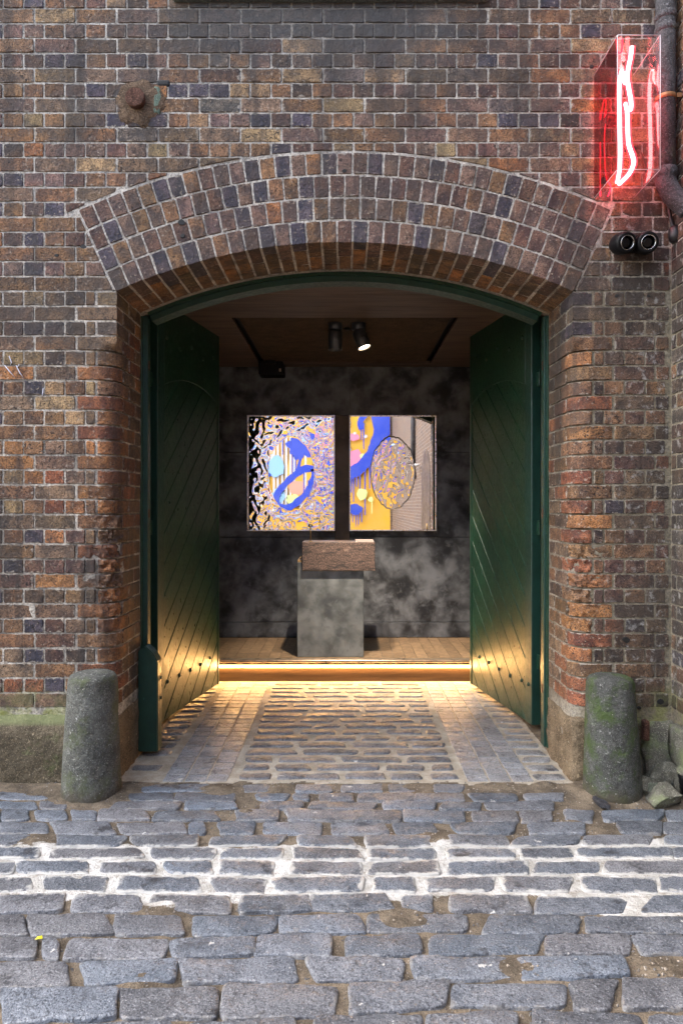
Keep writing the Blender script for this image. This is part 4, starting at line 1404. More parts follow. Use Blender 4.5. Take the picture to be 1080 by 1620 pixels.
# ------------------------------------------------------------------ door leaves
def door(s, label):
    hx, hy = s * 1.322, 4.89
    fx, fy = s * 1.093, 6.04
    W = math.hypot(fx - hx, fy - hy)
    th = math.atan2(fy - hy, fx - hx)
    t = empty('door_leaf', (hx, hy, 0.045), th, label=label, category='door', group='door leaves')
    sy = -1 if s < 0 else 1           # side of the leaf that is seen, in local y
    H = lambda u: 3.01 + 0.045 * (1 - (1 - u / W) ** 2)
    def slab(name, poly, d0, d1, bev=0.003, parent=t, mat=M_GREEN):
        bm = bmesh.new()
        A = [bm.verts.new((u, sy * d1, v)) for u, v in poly]
        B = [bm.verts.new((u, sy * d0, v)) for u, v in poly]
        bm.faces.new(A)
        bm.faces.new(B[::-1])
        n = len(poly)
        for i in range(n):
            bm.faces.new((A[i], B[i], B[(i + 1) % n], A[(i + 1) % n]))
        bmesh.ops.recalc_face_normals(bm, faces=bm.faces)
        if bev:
            ed = [e for e in bm.edges if all(abs(v.co.y - sy * d1) < 1e-6 for v in e.verts)]
            bmesh.ops.bevel(bm, geom=ed, offset=bev, segments=1, affect='EDGES')
        me = bpy.data.meshes.new(name)
        bm.to_mesh(me)
        bm.free()
        return link(name, me, mat, parent)
    topz = [(W * i / 14, H(W * i / 14)) for i in range(15)]
    sh, sf = 0.105, 0.035
    # back sheet
    slab('back_sheet', [(0.004, 0.004), (W - 0.004, 0.004)] + [(min(u, W - 0.004) if u > 0 else 0.004, v - 0.004) for u, v in topz[::-1]], -0.066, -0.024, 0)
    slab('hinge_stile', [(0, 0), (sh, 0), (sh, H(sh)), (0, H(0))], -0.068, 0.0, 0.004, t, M_GREENP)  # lighter frame green paints in the daylight on the hinge edge
    slab('meeting_stile', [(W - sf, 0), (W, 0), (W, H(W)), (W - sf, H(W - sf))], -0.068, 0.0, 0.004)
    # arched top rail
    lowc = lambda u: 2.43 + 0.10 * (1 - ((u - (sh + W - sf) / 2) / ((W - sf - sh) / 2)) ** 2)
    us = [sh + (W - sf - sh) * i / 12 for i in range(13)]
    slab('top_rail', [(u, lowc(u)) for u in us] + [(u, H(u)) for u in us[::-1]], -0.02, -0.001, 0.003)
    # diagonal boards
    PW = 0.158
    n = Vector((-1, 1)).normalized()          # across the boards, which run up towards the meeting edge
    panel = [(sh + 0.002, 0.0), (W - sf - 0.002, 0.0), (W - sf - 0.002, 2.53), (sh + 0.002, 2.53)]
    lo = min(p[0] * n.x + p[1] * n.y for p in panel)
    hi = max(p[0] * n.x + p[1] * n.y for p in panel)
    rd = random.Random(3 + s)
    k = lo - 0.06
    while k < hi:
        poly = clip(panel, (n.x * (k + 0.0025), n.y * (k + 0.0025)), (n.x, n.y))
        if poly:
            poly = clip(poly, (n.x * (k + PW - 0.0025), n.y * (k + PW - 0.0025)), (-n.x, -n.y))
        if poly and len(poly) > 2 and abs(area(poly)) > 0.001:
            slab('board', poly, -0.030, -0.006 + rd.uniform(-0.0015, 0.0015), 0.004)
        k += PW
    for u in [0.05] + [sh + 0.06 + 0.20 * i for i in range(6)]:
        if u < W - 0.01:
            z = 0.27 + rd.uniform(-0.012, 0.012)
            link('coach_bolt', lathe('coach_bolt', [(0.016, 0.0), (0.0155, 0.004), (0.010, 0.010), (0.003, 0.013)], 14), M_GREEN, t, (u, -0.004 * sy if u > sh else 0, z), (pi / 2 * (1 if sy < 0 else -1), 0, 0))
    for i in range(5):
        u = sh + 0.04 + 0.22 * i
        if u < W:
            link('coach_bolt', lathe('coach_bolt', [(0.016, 0.0), (0.0155, 0.004), (0.010, 0.010), (0.003, 0.013)], 14), M_GREEN, t, (u, 0.0, H(u) - 0.24 - 0.05 * (i % 2)), (pi / 2 * (1 if sy < 0 else -1), 0, 0))
    for z in (0.45, 1.4, 2.45):
        link('hinge', box('hinge', -0.035, 0.005, sy * -0.045 - 0.006, sy * -0.045 + 0.006, z - 0.05, z + 0.05, 0.002, 1), M_GREEN, t)
    return t
door(-1, 'open dark green door leaf of diagonal boards, behind the short guard post')
door(1, 'open dark green door leaf of diagonal boards, its hinge edge clear to the floor')

# ------------------------------------------------------------------ bollards
def bollard(px, name_label, mat, rb_, rt_, h, lean, seed, group='stone bollards'):
    Y = 3.855
    X = (px - VX) * Y / F
    prof = [(rb_ * 1.0, -0.08), (rb_, 0.0)]
    for i in range(1, 15):
        q = i / 14
        prof.append((rb_ + (rt_ - rb_) * q, (h - 0.045) * q))
    prof += [(rt_ * 0.97, h - 0.028), (rt_ * 0.90, h - 0.014), (rt_ * 0.72, h - 0.004), (rt_ * 0.4, h), (0.01, h + 0.001)]
    me = lathe('bollard', prof, 44)
    for v in me.vertices:
        c = v.co
        d = fbm((c.x + seed, c.y, c.z), 6.0, 3) * 0.0045 + fbm((c.x + seed, c.y, c.z), 26.0, 3) * 0.0025
        for k in range(6):
            r2 = random.Random(seed * 10 + k)
            q = Vector((cos(r2.uniform(-2.6, -0.5)) * rb_, sin(r2.uniform(-2.6, -0.5)) * rb_, r2.uniform(0.05, h)))
            dd = (c - q).length
            if dd < 0.05:
                d -= 0.012 * (1 - dd / 0.05)
        n = Vector((c.x, c.y, 0.0))
        n = n.normalized() if n.length > 1e-4 else Vector((0, 0, 1))
        v.co = c + n * d
        v.co.x += lean * max(0, c.z)
    me.update()
    t = empty('stone_bollard', (X, Y, 0), label=name_label, category='bollard', group=group)
    kid(t, 'shaft', me, mat, (X, Y, 0.0))
    return t
bollard(144.5, 'pale grey-green worn stone bollard against the orange brick corner', M_BOLLARD, 0.160, 0.133, 0.672, 0.012, 2)
bollard(968, 'dark mossy stone bollard with a white paint splash, leaning by the drain corner', M_BOLLARD2, 0.160, 0.128, 0.655, -0.020, 6)
# paint splash and moss on the darker bollard are in its stone; a chip of white paint sits on the face
# ------------------------------------------------------------------ rubble in the corner
def rock(name, loc, size, seed, label, mat=M_ROCK, **kw):
    bm = bmesh.new()
    bmesh.ops.create_icosphere(bm, subdivisions=4, radius=1.0)
    rr_ = random.Random(int(seed * 10))
    cuts = [(Vector((rr_.uniform(-1, 1), rr_.uniform(-1, 1), rr_.uniform(-0.6, 1))).normalized(), rr_.uniform(0.5, 0.8)) for _ in range(9)]
    for v in bm.verts:
        c = v.co.copy()
        m = max(abs(c.x), abs(c.y), abs(c.z))
        for cn, cd in cuts:
            dd_ = c.dot(cn)
            if dd_ > cd:
                c -= cn * (dd_ - cd)
        d = 1 + 0.16 * fbm(c + Vector((seed, 0, 0)), 1.3, 4) + 0.07 * fbm(c + Vector((seed, 5, 0)), 6, 3)
        v.co = Vector((c.x * size[0], c.y * size[1], c.z * size[2])) * d
    me = bpy.data.meshes.new(name)
    bm.to_mesh(me)
    bm.free()
    me.polygons.foreach_set('use_smooth', [True] * len(me.polygons))
    return link(name, me, mat, None, loc, (0, 0, seed), label=label, category='stone', **kw)
p = gp(1030, 1272)
rock('rubble_stone', (gp(1050, 1268).x, gp(1050, 1268).y, 0.03), (0.13, 0.11, 0.075), 1.3, 'lumpy lichen-covered stone heaped at the foot of the drain corner', group='rubble')
rock('rubble_stone', (1.66, 3.83, 0.035), (0.085, 0.09, 0.06), 4.1, 'pale crumbling stone between the mossy bollard and the corner', group='rubble')
rock('rubble_stone', (1.80, 3.87, 0.09), (0.10, 0.07, 0.09), 6.7, 'broken lichen stone under the corrugated pipe end', group='rubble')
q = gp(1031, 1262)
rock('rubble_stone', (q.x, q.y - 0.02, 0.045), (0.032, 0.032, 0.055), 2.4, 'small upright grey-green stone beside the mossy bollard foot', stone_mat('green_grey_stone', (0.11, 0.12, 0.09), 0.3), group='rubble')
q = gp(950, 1275)
rock('rubble_stone', (q.x, q.y, 0.018), (0.065, 0.032, 0.020), 8.1, 'flat dark stone chip lying in front of the mossy bollard', stone_mat('dark_chip', (0.06, 0.06, 0.068), 0), group='rubble')
q = gp(990, 1285)
kid(pier_r, 'rust_bracket', box('rust_bracket', 1.700, 1.735, YF - 0.075, YF - 0.03, 0.26, 0.375, 0.008), M_RUST, (0, 0, 0))
# corrugated pipe end
cp = empty('corrugated_pipe', (1.86, 3.74, 0.12), label='short black corrugated pipe end with pale rim in the rubble corner', category='pipe')
prof = []
for i in range(9):
    prof.append((0.052 if i % 2 else 0.046, -0.10 + i * 0.017))
kid(cp, 'pipe', lathe('pipe', prof, 24), M_MATBLACK, (1.86, 3.74, 0.12), (0.15, -0.2, 0))
kid(cp, 'rim', lathe('rim', [(0.052, 0.0), (0.054, 0.008), (0.046, 0.014), (0.03, 0.016)], 24), M_ROCK, (1.853, 3.738, 0.16), (0.15, -0.2, 0))
# scraps on the setts
q = gp(62.5, 1487)
lf = empty('leaf', (q.x, q.y, 0), label='tiny bright yellow scrap lying between the setts', category='leaf')
me = mesh('blade', [(-0.013, -0.006, 0.004), (0.002, -0.010, 0.008), (0.014, -0.002, 0.004), (0.006, 0.010, 0.009), (-0.010, 0.008, 0.005), (0, 0, 0.012)], [(0, 1, 5), (1, 2, 5), (2, 3, 5), (3, 4, 5), (4, 0, 5)])
kid(lf, 'blade', me, G('yellow_scrap').fin((0.75, 0.72, 0.03), 0.6), (q.x, q.y, 0.002))

gm_ = G('chalk_paint').fin((0.55, 0.55, 0.62), 0.9)
for pts in ([(15, 563), (19, 574), (17, 577)], [(26, 578), (32, 590), (38, 598)], [(8, 578), (16, 588), (24, 597)], [(31, 576), (28, 581)], [(69, 614), (68, 624), (67, 628)]):
    kid(pier_l, 'paint_scribble', tube('paint_scribble', [at(a_, b_, YF - 0.0005) for a_, b_ in pts], [0.002, 0.0035, 0.0012][:len(pts)], 6), gm_, (0, 0, 0))
for (px, py, r_) in ((287, 352, 5), (289, 373, 3.2), (545, 270, 3.5), (132, 390, 4), (755, 295, 2.4), (90, 404, 3), (975, 468, 3), (1025, 468, 2.4), (776, 317, 2), (1044, 1110, 5), (990, 1012, 5), (936, 105, 3), (955, 285, 6), (1010, 1120, 3)):
    a_ = at(px, py, YF - 0.002)
    kid(arch if in_sector(a_.x, a_.z)[0] < RO and abs(in_sector(a_.x, a_.z)[1]) < ANG else owner(a_.x, a_.z), 'drill_hole', piece('drill_hole', [(r_ / 273 * 1.2 * cos(k * pi / 4) * rb.uniform(.7, 1.2), r_ / 273 * sin(k * pi / 4) * rb.uniform(.7, 1.2)) for k in range(8)], 0.03, 0.001, 0.1, 0.0005, 0.001, 0.001, rb), M_BLACK, a_)
# ------------------------------------------------------------------ rusty wall anchor
a = at(217, 160, YF)
an = empty('wall_anchor', a, label='round rusty tie-bar end set in broken mortar on the upper brickwork', category='wall anchor')
kid(an, 'plate', lathe('plate', [(0.052, 0.0), (0.056, -0.02), (0.056, -0.036), (0.052, -0.042), (0.03, -0.042), (0.004, -0.041)], 28, 'Y', False), M_RUST, (a.x, YF - 0.006, a.z))
def patch(seed, w, h, d):
    rr = random.Random(seed)
    vs, fs = [], []
    n, k = 26, 6
    for i in range(k + 1):
        for j in range(n):
            an_ = 2 * pi * j / n
            q = i / k
            r = q * (1 + 0.35 * fbm((cos(an_) * 1.2 + seed, sin(an_) * 1.2, 0), 1.2, 3))
            x, z = w * r * cos(an_), h * r * sin(an_)
            y = -d * (1 - q ** 3) + fbm((x * 30 + seed, z * 30, 0), 1, 3) * d * 0.5 * (1 - q ** 4) + (0.012 if i == k else 0)
            vs.append((x, y, z))
    for i in range(k):
        for j in range(n):
            j2 = (j + 1) % n
            fs.append((i * n + j, i * n + j2, (i + 1) * n + j2, (i + 1) * n + j))
    return mesh('mortar_patch', vs, fs, True, False)
kid(an, 'mortar_patch', patch(3, 0.15, 0.15, 0.008), stone_mat('brown_patch', (0.17, 0.115, 0.075), 0, 0.55, 2.0), (a.x + 0.02, YF - 0.002, a.z - 0.01))
kid(an, 'green_run', patch(8, 0.03, 0.10, 0.007), stone_mat('copper_green', (0.20, 0.27, 0.21), 0, 0.4, 3), (a.x + 0.115, YF - 0.002, a.z + 0.0))
kid(an, 'hole', box('hole', a.x + 0.11, a.x + 0.19, YF - 0.004, YF + 0.02, a.z + 0.085, a.z + 0.125, 0.012), M_BLACK, (0, 0, 0))

# ------------------------------------------------------------------ drain pipe
dp = empty('drainpipe', (1.81, 3.9, 3), label='grey lead drainpipe running down the corner and elbowing into the side wall', category='drainpipe')
Yp = 3.905
Xp = (1052 - VX) * Yp / F
zt = 5.2
z_el = at(0, 272, Yp).z
kid(dp, 'pipe', tube('pipe', [(Xp, Yp, z_el), (Xp, Yp, 4.0), (Xp, Yp, zt)], 0.0535, 24), M_PIPE, (0, 0, 0))
for py in (28, 48):
    z = at(0, py, Yp).z
    kid(dp, 'collar', lathe('collar', [(0.053, -0.02), (0.059, -0.012), (0.060, 0.0), (0.059, 0.012), (0.053, 0.02)], 24), M_PIPE, (Xp, Yp, z))
kid(dp, 'collar', lathe('collar', [(0.054, -0.03), (0.061, -0.02), (0.062, 0.02), (0.054, 0.03)], 24), M_PIPE, (Xp, Yp, z_el - 0.01))
el = smooth_path([(Xp, Yp, z_el), (Xp + 0.003, Yp, z_el - 0.06), (Xp + 0.03, Yp - 0.01, z_el - 0.13), (Xp + 0.075, Yp - 0.03, z_el - 0.19), (Xp + 0.11, Yp - 0.05, z_el - 0.24)], 5)
kid(dp, 'elbow', tube('elbow', el, 0.056, 24), M_PIPE, (0, 0, 0))
zst = at(0, 157, Yp).z
kid(dp, 'strap', lathe('strap', [(0.0545, -0.013), (0.0575, -0.012), (0.0575, 0.012), (0.0545, 0.013)], 24), M_STRAP, (Xp, Yp, zst))
kid(dp, 'strap_tail', box('strap_tail', Xp + 0.045, CORNER + 0.001, Yp - 0.045, Yp - 0.040, zst - 0.012, zst + 0.012, 0.001, 1), M_STRAP, (0, 0, 0))
cb = empty('black_cable', (1.82, 3.95, 2.9), label='black cable with a junction lump below the drainpipe elbow', category='cable')
pts = [at(1057, 325, 3.97), at(1060, 345, 3.955), at(1064, 362, 3.95), at(1066, 378, 3.955)]
kid(cb, 'cable', tube('cable', smooth_path(pts, 5), 0.011, 10), M_RUBBER, (0, 0, 0))
kid(cb, 'junction', tube('junction', smooth_path([at(1064, 358, 3.945), at(1067, 370, 3.94), at(1066, 384, 3.945)], 4), [0.018, 0.026, 0.032, 0.034, 0.036, 0.037, 0.034, 0.028, 0.02], 14), M_RUBBER, (0, 0, 0))

# ------------------------------------------------------------------ twin wall lamp
tl_ = at(1001, 388, YF)
tw = empty('wall_lamp', tl_, label='unlit twin black round wall lamp with thin silver rings', category='wall lamp')
kid(tw, 'back_box', box('back_box', tl_.x - 0.05, tl_.x + 0.05, YF - 0.045, YF - 0.001, tl_.z - 0.05, tl_.z + 0.045, 0.01), M_MATBLACK, (0, 0, 0))
for (px, ry, rx) in ((982, 0.16, 0.25), (1019, -0.10, 0.22)):
    c = at(px, 386, 3.93)
    hd = kid(tw, 'lamp_head', lathe('lamp_head', [(0.02, 0.068), (0.045, 0.06), (0.058, 0.03), (0.062, 0.0), (0.062, -0.028), (0.059, -0.052), (0.054, -0.060), (0.040, -0.061), (0.036, -0.045), (0.003, -0.043)], 32, 'Y'), M_MATBLACK, (c.x, 3.925, c.z), (rx, 0, ry))
    link('ring', lathe('ring', [(0.0365, -0.0600), (0.0370, -0.0628), (0.0395, -0.0630), (0.0400, -0.0600), (0.0365, -0.0600)], 36, 'Y', cap=False), M_RING, hd)
    link('lens', lathe('lens', [(0.0362, -0.047), (0.02, -0.0475), (0.003, -0.048)], 28, 'Y'), M_LENSBLACK, hd)
# lathe closes its ends; the ring mesh is a thin washer round the dark lens

# ------------------------------------------------------------------ neon sign in a clear box
ns = empty('neon_sign', (1.55, 3.82, 3.4), label='glowing red and white neon blade sign inside a clear acrylic box', category='neon sign')
bx0, bx1, by0, by1 = 1.438, 1.664, 3.645, 3.985
bz0, bz1 = 3.375, 4.085
def acrylic(name='clear_acrylic', tint=(0.99, 0.985, 0.99, 1)):
    g = G(name)
    tr = g.n('BsdfTransparent')
    tr.inputs[0].default_value = tint
    gl = g.n('BsdfGlossy')
    gl.inputs['Color'].default_value = (1, 1, 1, 1)
    gl.inputs['Roughness'].default_value = 0.02
    fr = g.n('Fresnel')
    fr.inputs[0].default_value = 1.49
    mx = g.n('MixShader')
    g.put(mx.inputs[0], g.math('MULTIPLY', fr.outputs[0], g.math('SUBTRACT', 1.0, g.n('NewGeometry').outputs['Backfacing'])))
    g.put(mx.inputs[1], tr.outputs[0])
    g.put(mx.inputs[2], gl.outputs[0])
    g.put(g.out.inputs['Surface'], mx.outputs[0])
    return g.m
M_ACR = acrylic()
M_ACRE = G('acrylic_edge').fin((0.62, 0.55, 0.58), 0.25)
th = 0.005
kid(ns, 'front_pane', box('front_pane', bx0, bx1, by0, by0 + th, bz0, bz1), M_ACR, (0, 0, 0))
kid(ns, 'side_pane', box('side_pane', bx0, bx0 + th, by0 + th + 0.001, by1, bz0 + th + .001, bz1 - th - .001), acrylic('smoked_acrylic', (0.60, 0.34, 0.38, 1)), (0, 0, 0))
kid(ns, 'side_pane', box('side_pane', bx1 - th, bx1, by0 + th + 0.001, by1, bz0 + th + .001, bz1 - th - .001), M_ACR, (0, 0, 0))
kid(ns, 'top_pane', box('top_pane', bx0, bx1, by0 + th + 0.001, by1, bz1 - th, bz1), M_ACR, (0, 0, 0))
kid(ns, 'bottom_pane', box('bottom_pane', bx0, bx1, by0 + th + 0.001, by1, bz0, bz0 + th), M_ACR, (0, 0, 0))
e = 0.0022
for (a, b) in (((bx0, by0, bz0), (bx1, by0, bz0)), ((bx0, by0, bz0), (bx0, by1, bz0)), ((bx1, by0, bz0), (bx1, by1, bz0)), ((bx0, by0, bz1), (bx1, by0, bz1)),
               ((bx0, by0, bz0), (bx0, by0, bz1)), ((bx1, by0, bz0), (bx1, by0, bz1)), ((bx0, by0, bz1), (bx0, by1, bz1)), ((bx1, by0, bz1), (bx1, by1, bz1))):
    kid(ns, 'glued_edge', tube('glued_edge', [a, b], e, 6), M_ACRE, (0, 0, 0))
XN = 1.572
def nz(cx, cy):                     # crop coordinates of the sign -> point in the plane of the letters
    px, py = 880 + cx / 3.857, 20 + cy / 3.857
    Y = XN * F / (px - VX)
    return Vector((XN, Y, CAMZ - (py - VY) * Y / F))
M_NEON = emit('neon_core', (1.0, 0.13, 0.13), 10.0)
def halo():
    g = G('neon_glow')
    tr = g.n('BsdfTransparent')
    em = g.n('Emission')
    em.inputs[0].default_value = (1.0, 0.05, 0.08, 1)
    em.inputs[1].default_value = 0.8
    mx = g.n('MixShader')
    mx.inputs[0].default_value = 0.42
    g.put(mx.inputs[1], tr.outputs[0])
    g.put(mx.inputs[2], em.outputs[0])
    g.put(g.out.inputs['Surface'], mx.outputs[0])
    return g.m
M_HALO = halo()
M_HALO.cycles.emission_sampling = 'NONE'
strokes = [
    [(458, 205), (450, 270), (436, 340), (430, 400), (440, 470), (452, 540), (450, 590), (428, 580), (418, 556)],
    [(398, 348), (386, 400), (380, 470), (380, 560), (384, 700), (386, 850), (382, 960), (368, 1042)],
    [(420, 560), (430, 620), (432, 700), (438, 800), (462, 876), (468, 920), (440, 985), (380, 1045)],
    [(410, 360), (404, 400), (420, 430)],
    [(358, 530), (354, 600), (358, 680)],
]
for i, st in enumerate(strokes):
    path = smooth_path([nz(*q) for q in st], 6)
    tb = kid(ns, 'neon_tube_or_reflection', tube('neon_tube_or_reflection', path, 0.0105, 12), M_NEON, (0, 0, 0))
    link('glow_sleeve', tube('glow_sleeve', path, 0.020, 14, cap=False), M_HALO, tb)  # added shell whose weak emission imitates the red halo round the tube
# thin glowing lines imitate red reflections of the neon in the side pane
M_RED_REFLECT = emit('red_neon_reflection', (1.0, 0.02, 0.05), 0.9)
M_RED_REFLECT.cycles.emission_sampling = 'NONE'
XN2 = 1.47
def nz2(cx, cy):
    px, py = 880 + cx / 3.857, 20 + cy / 3.857
    Y = min(3.975, XN2 * F / (px - VX))
    return Vector((XN2, Y, CAMZ - (py - VY) * Y / F))
for st in ([(236, 600), (262, 655), (285, 540), (300, 545), (290, 640), (306, 590)], [(296, 680), (290, 800), (300, 1000), (330, 1060), (312, 1120)], [(246, 790), (256, 900), (252, 1120)], [(360, 165), (372, 240), (395, 235), (400, 160)]):
    kid(ns, 'neon_tube_or_reflection', tube('neon_tube_or_reflection', smooth_path([nz2(*q) for q in st], 5), 0.0035, 8), M_RED_REFLECT, (0, 0, 0))
# feed conduit behind
kid(ns, 'conduit', tube('conduit', smooth_path([(1.605, 3.95, 3.63), (1.64, 3.96, 3.66), (1.70, 3.97, 3.62), (1.74, 3.975, 3.52)], 6), 0.010, 10), M_RUBBER, (0, 0, 0))

# ------------------------------------------------------------------ wall with the mural across the yard (what the mirrors show)
mural = empty('mural_wall', (-2, YB, 0), label='painted wall across the yard, yellow with big blue brush strokes, seen only in the mirrors', category='mural wall')
kid(mural, 'wall', box('wall', -14, CORNER + 0.3, YB - 0.4, YB, -0.1, 5.6), M_FARBRICK, (0, 0, 0))
D = 14.57 - YB
def mu(px, py):
    return ((px - VX) * D / F, CAMZ + (VY - py) * D / F)
def paintc(name, col):
    g = G(name)
    n = g.noise(g.pos(), 1.6, 4, 0.6)
    return g.fin(g.mix(g.ramp(n, 0.35, 0.65, 0.0, 0.35), col, tuple(min(1, v * 0.8 + 0.1) for v in col)), 0.7)
P = {'yellow': paintc('paint_yellow', (0.80, 0.43, 0.03)), 'blue': paintc('paint_blue', (0.025, 0.065, 0.52)), 'sky': paintc('paint_pale_blue', (0.30, 0.55, 0.78)),
     'pink': paintc('paint_pink', (0.80, 0.25, 0.38)), 'white': paintc('paint_white', (0.66, 0.64, 0.60)), 'lime': paintc('paint_lime', (0.65, 0.80, 0.28)), 'salmon': paintc('paint_salmon', (0.78, 0.36, 0.24))}
layer = [0.004]
def paint(col, pts, world=False):
    layer[0] += 0.0006
    pp = pts if world else [mu(*q) for q in pts]
    n = len(pp)
    bm = bmesh.new()
    vs = [bm.verts.new((x, YB + layer[0], z)) for x, z in pp]
    f = bm.faces.new(vs)
    bmesh.ops.triangulate(bm, faces=[f])
    bmesh.ops.recalc_face_normals(bm, faces=bm.faces)
    me = bpy.data.meshes.new('paint_patch')
    bm.to_mesh(me)
    bm.free()
    kid(mural, 'paint_patch', me, P[col], (0, 0, 0))
def blob(col, px, py, rx, ry, seed, n=30, am=0.3):
    paint(col, [(px + rx * (1 + am * noise.noise(Vector((cos(2 * pi * k / n) * 2 + seed, sin(2 * pi * k / n) * 2, seed)))) * cos(2 * pi * k / n),
                 py + ry * (1 + am * noise.noise(Vector((cos(2 * pi * k / n) * 2 + seed, sin(2 * pi * k / n) * 2, seed)))) * sin(2 * pi * k / n)) for k in range(n)])
def stroke(col, pts, w, closed=False):
    ps = smooth_path([(q[0], q[1], 0) for q in pts], 6)
    L, R = [], []
    for i, p in enumerate(ps):
        d = (ps[min(i + 1, len(ps) - 1)] - ps[max(i - 1, 0)]).normalized()
        n = Vector((-d.y, d.x, 0)) * w * (0.85 + 0.3 * noise.noise(p * 0.1))
        L.append(p + n)
        R.append(p - n)
    for i in range(len(ps) - 1):
        pass
    layer[0] += 0.0006
    vs, fs = [], []
    for a, b in zip(L, R):
        for q in (a, b):
            x, z = mu(q.x, q.y)
            vs.append((x, YB + layer[0], z))
    for i in range(len(L) - 1):
        fs.append((2 * i, 2 * i + 1, 2 * i + 3, 2 * i + 2))
    kid(mural, 'paint_stroke', mesh('paint_stroke', vs, fs, False, True), P[col], (0, 0, 0))
paint('yellow', [(200, 862), (617, 862), (617, 640), (200, 640)])
paint('sky', [(200, 640), (617, 640), (617, 560), (200, 560)])
rm = random.Random(4)
for _ in range(46):
    blob(rm.choice(['blue', 'blue', 'blue', 'blue', 'pink', 'white', 'sky', 'sky', 'lime']), rm.uniform(240, 428), rm.uniform(560, 850), rm.uniform(5, 15), rm.uniform(6, 18), rm.uniform(0, 99), am=0.6)
for _ in range(30):
    blob(rm.choice(['blue', 'blue', 'blue', 'lime', 'yellow', 'white', 'sky', 'sky']), rm.uniform(430, 612), rm.uniform(560, 655), rm.uniform(5, 14), rm.uniform(5, 14), rm.uniform(0, 99), am=0.6)
for _ in range(34):
    blob(rm.choice(['blue', 'blue', 'blue', 'blue', 'blue', 'lime', 'sky', 'sky']), rm.uniform(500, 551), rm.uniform(656, 850), rm.uniform(3, 8), rm.uniform(4, 12), rm.uniform(0, 99), am=0.6)
for _ in range(16):
    blob(rm.choice(['pink', 'salmon', 'white', 'sky', 'lime', 'yellow']), rm.uniform(260, 420), rm.uniform(640, 850), rm.uniform(6, 18), rm.uniform(6, 20), rm.uniform(0, 99))
for _ in range(5):
    x, y = rm.uniform(260, 400), rm.uniform(650, 830)
    stroke('blue', [(x, y), (x + rm.uniform(10, 30), y + rm.uniform(-20, 20)), (x + rm.uniform(-20, 30), y + rm.uniform(20, 60))], rm.uniform(3, 7))
for x in (432, 438, 445, 451, 458, 520, 527):
    paint('white', [(x, rm.uniform(790, 830)), (x + 3.5, rm.uniform(790, 830)), (x + 3.5, 680), (x, 680)])
blob('sky', 437, 738, 13, 17, 3)
blob('sky', 441, 785, 11, 12, 9)
blob('salmon', 472, 712, 12, 30, 5)
blob('salmon', 470, 772, 13, 11, 6)
blob('lime', 465, 790, 12, 8, 8)
blob('pink', 515, 700, 12, 20, 12)
blob('pink', 508, 800, 10, 10, 14)
blob('lime', 520, 770, 8, 14, 15)
for _ in range(26):
    blob(rm.choice(['pink', 'white', 'sky', 'lime', 'blue', 'blue', 'blue']), rm.choice([rm.uniform(500, 552), rm.uniform(400, 428), rm.uniform(430, 550)]), rm.choice([rm.uniform(600, 680), rm.uniform(812, 850), rm.uniform(690, 810)]) if _ > 12 else rm.choice([rm.uniform(590, 676), rm.uniform(815, 850)]), rm.uniform(4, 9), rm.uniform(5, 12), rm.uniform(0, 99), am=0.5)
for _ in range(5):
    x, y = rm.uniform(505, 535), rm.uniform(640, 820)
    stroke('blue', [(x, y), (x + rm.uniform(4, 14), y + rm.uniform(-14, 14)), (x + rm.uniform(-8, 10), y + rm.uniform(15, 45))], rm.uniform(2, 4))
blob('yellow', 475, 750, 20, 46, 40)
for x in (452, 458, 464, 482):
    paint('white', [(x, rm.uniform(780, 800)), (x + 3, rm.uniform(780, 800)), (x + 3, 692), (x, 692)])
blob('sky', 437, 738, 13, 17, 3)
blob('salmon', 470, 772, 13, 11, 6)
blob('lime', 465, 790, 12, 8, 8)
blob('blue', 473, 707, 19, 20, 2, am=0.5)
blob('blue', 490, 716, 9, 8, 4, am=0.45)
stroke('blue', [(478, 715), (474, 732), (471, 748)], 3.2)
stroke('blue', [(498, 742), (482, 742), (469, 750), (452, 765), (438, 784), (439, 799), (454, 804), (472, 793), (488, 776), (497, 755), (496, 742)], 6.0)
for x, y0_, y1_ in ((462, 720, 760), (467, 722, 748), (480, 745, 790), (487, 760, 806), (494, 770, 820), (447, 690, 720), (510, 690, 780), (517, 720, 800), (524, 660, 740)):
    paint('blue', [(x, y1_), (x + 1.6, y1_), (x + 2.0, y0_), (x, y0_)])
blob('pink', 562, 728, 14, 16, 21)
blob('pink', 560, 692, 8, 6, 22)
blob('lime', 573, 722, 4, 4, 23)
cr = lambda pts: [(380 + x / 3.375, 640 + y / 3.375) for x, y in pts]
paint('blue', cr([(690, 30), (797, 30), (797, 165), (725, 200)]))
strokec = lambda pts, w: stroke('blue', cr(pts), w)
strokec([(700, 40), (662, 62), (640, 95), (648, 135)], 5.5)
strokec([(745, 120), (730, 190), (700, 262), (655, 322), (600, 362), (520, 395)], 10.5)
for x, y0_, y1_ in ((592, 395, 470), (604, 390, 520), (620, 380, 440), (638, 370, 500), (665, 350, 590), (690, 330, 450), (645, 110, 190), (658, 100, 240)):
    paint('blue', cr([(x - 2.5, y1_), (x + 2.5, y1_), (x + 3.5, y0_), (x - 3.5, y0_)]))
blob('blue', 562, 806, 11, 9, 31)
for x in (557, 562, 566, 571):
    paint('blue', [(x, 828 + rm.uniform(-8, 8)), (x + 1.3, 828), (x + 1.6, 808), (x, 808)])
blob('lime', 572, 782, 8, 9, 33)
blob('lime', 586, 790, 4, 4, 34)
paint('lime', [(587, 812), (588.5, 812), (588.5, 790), (587, 790)])
blob('white', 561, 686, 2.2, 2.2, 35)
blob('white', 578, 691, 2.6, 2.6, 36)

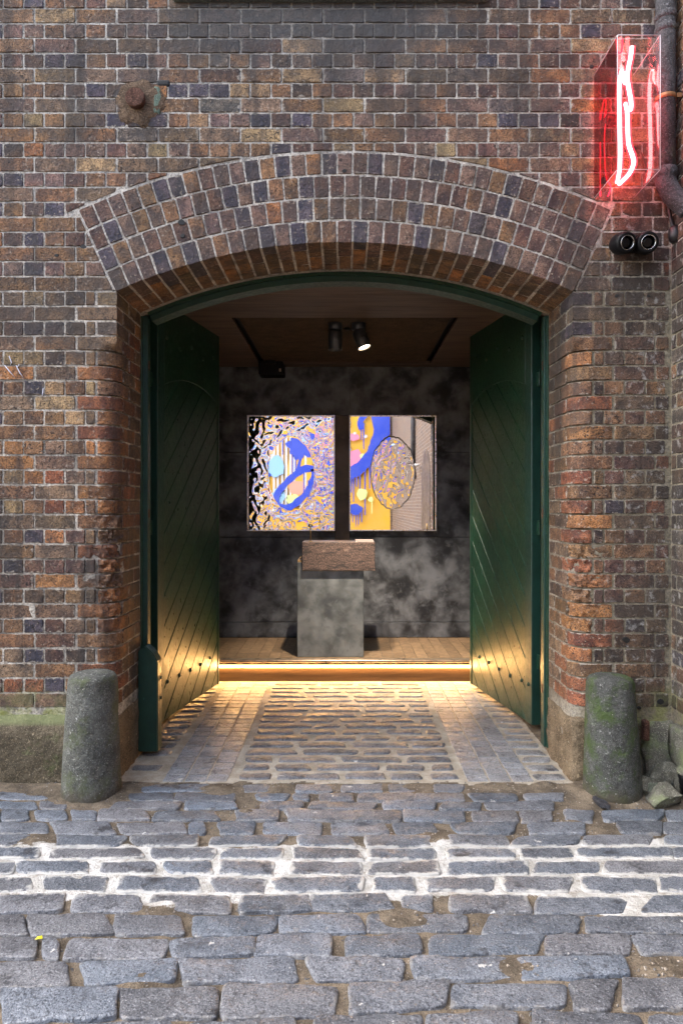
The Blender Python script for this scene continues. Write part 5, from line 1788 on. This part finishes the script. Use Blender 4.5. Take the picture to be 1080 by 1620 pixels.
# fittings on the side wall that show in the mirror
yd = lambda px: 14.57 - F * CORNER / (px - VX)
a = empty('downpipe', (CORNER, yd(657), 0), label='dark downpipe on the side wall, seen only in the smooth mirror', category='drainpipe')
kid(a, 'pipe', tube('pipe', [(CORNER - 0.07, yd(657), 2.6), (CORNER - 0.07, yd(657), 5.3)], 0.06, 16), M_PIPE, (0, 0, 0))
kid(a, 'shoe', tube('shoe', smooth_path([(CORNER - 0.07, yd(657), 2.62), (CORNER - 0.07, yd(657) + 0.02, 2.5), (CORNER - 0.05, yd(657) + 0.25, 2.35)], 4), 0.06, 14), M_PIPE, (0, 0, 0))
yd0, yd1 = yd(667), yd(681)
ym = (yd0 + yd1) / 2
r_ = abs(yd1 - yd0) / 2
prof = [(ym - r_, 0.02), (ym + r_, 0.02)] + [(ym + r_ * cos(pi * i / 16), 2.2 + r_ * 0.8 * sin(pi * i / 16)) for i in range(17)]
bm = bmesh.new()
A = [bm.verts.new((CORNER - 0.012, y, z)) for y, z in prof]
B = [bm.verts.new((CORNER + 0.05, y, z)) for y, z in prof]
bm.faces.new(A)
bm.faces.new(B[::-1])
for i in range(len(prof)):
    j = (i + 1) % len(prof)
    bm.faces.new((A[i], B[i], B[j], A[j]))
bmesh.ops.recalc_face_normals(bm, faces=bm.faces)
me = bpy.data.meshes.new('leaf')
bm.to_mesh(me)
bm.free()
dd = empty('arched_doorway', (CORNER, ym, 0), label='dark arched doorway in the side wall, seen only in the smooth mirror', category='doorway')
kid(dd, 'door_panel', me, M_BRONZE, (0, 0, 0))
kid(dd, 'handle', tube('handle', [(CORNER - 0.03, ym + 0.4, 1.0), (CORNER - 0.03, ym + 0.4, 1.2)], 0.012, 8), M_BRASS, (0, 0, 0))
sc_ = empty('security_camera', (CORNER, yd(662), 2.55), label='white dome camera on the side wall, seen only in the smooth mirror', category='camera')
kid(sc_, 'arm', tube('arm', [(CORNER, yd(664), 2.62), (CORNER - 0.18, yd(664), 2.62)], 0.03, 10), M_WHITE, (0, 0, 0))
kid(sc_, 'dome', lathe('dome', [(0.06, 0.05), (0.085, 0.02), (0.085, -0.02), (0.06, -0.07), (0.01, -0.09)], 20), M_WHITE, (CORNER - 0.2, yd(664), 2.58))
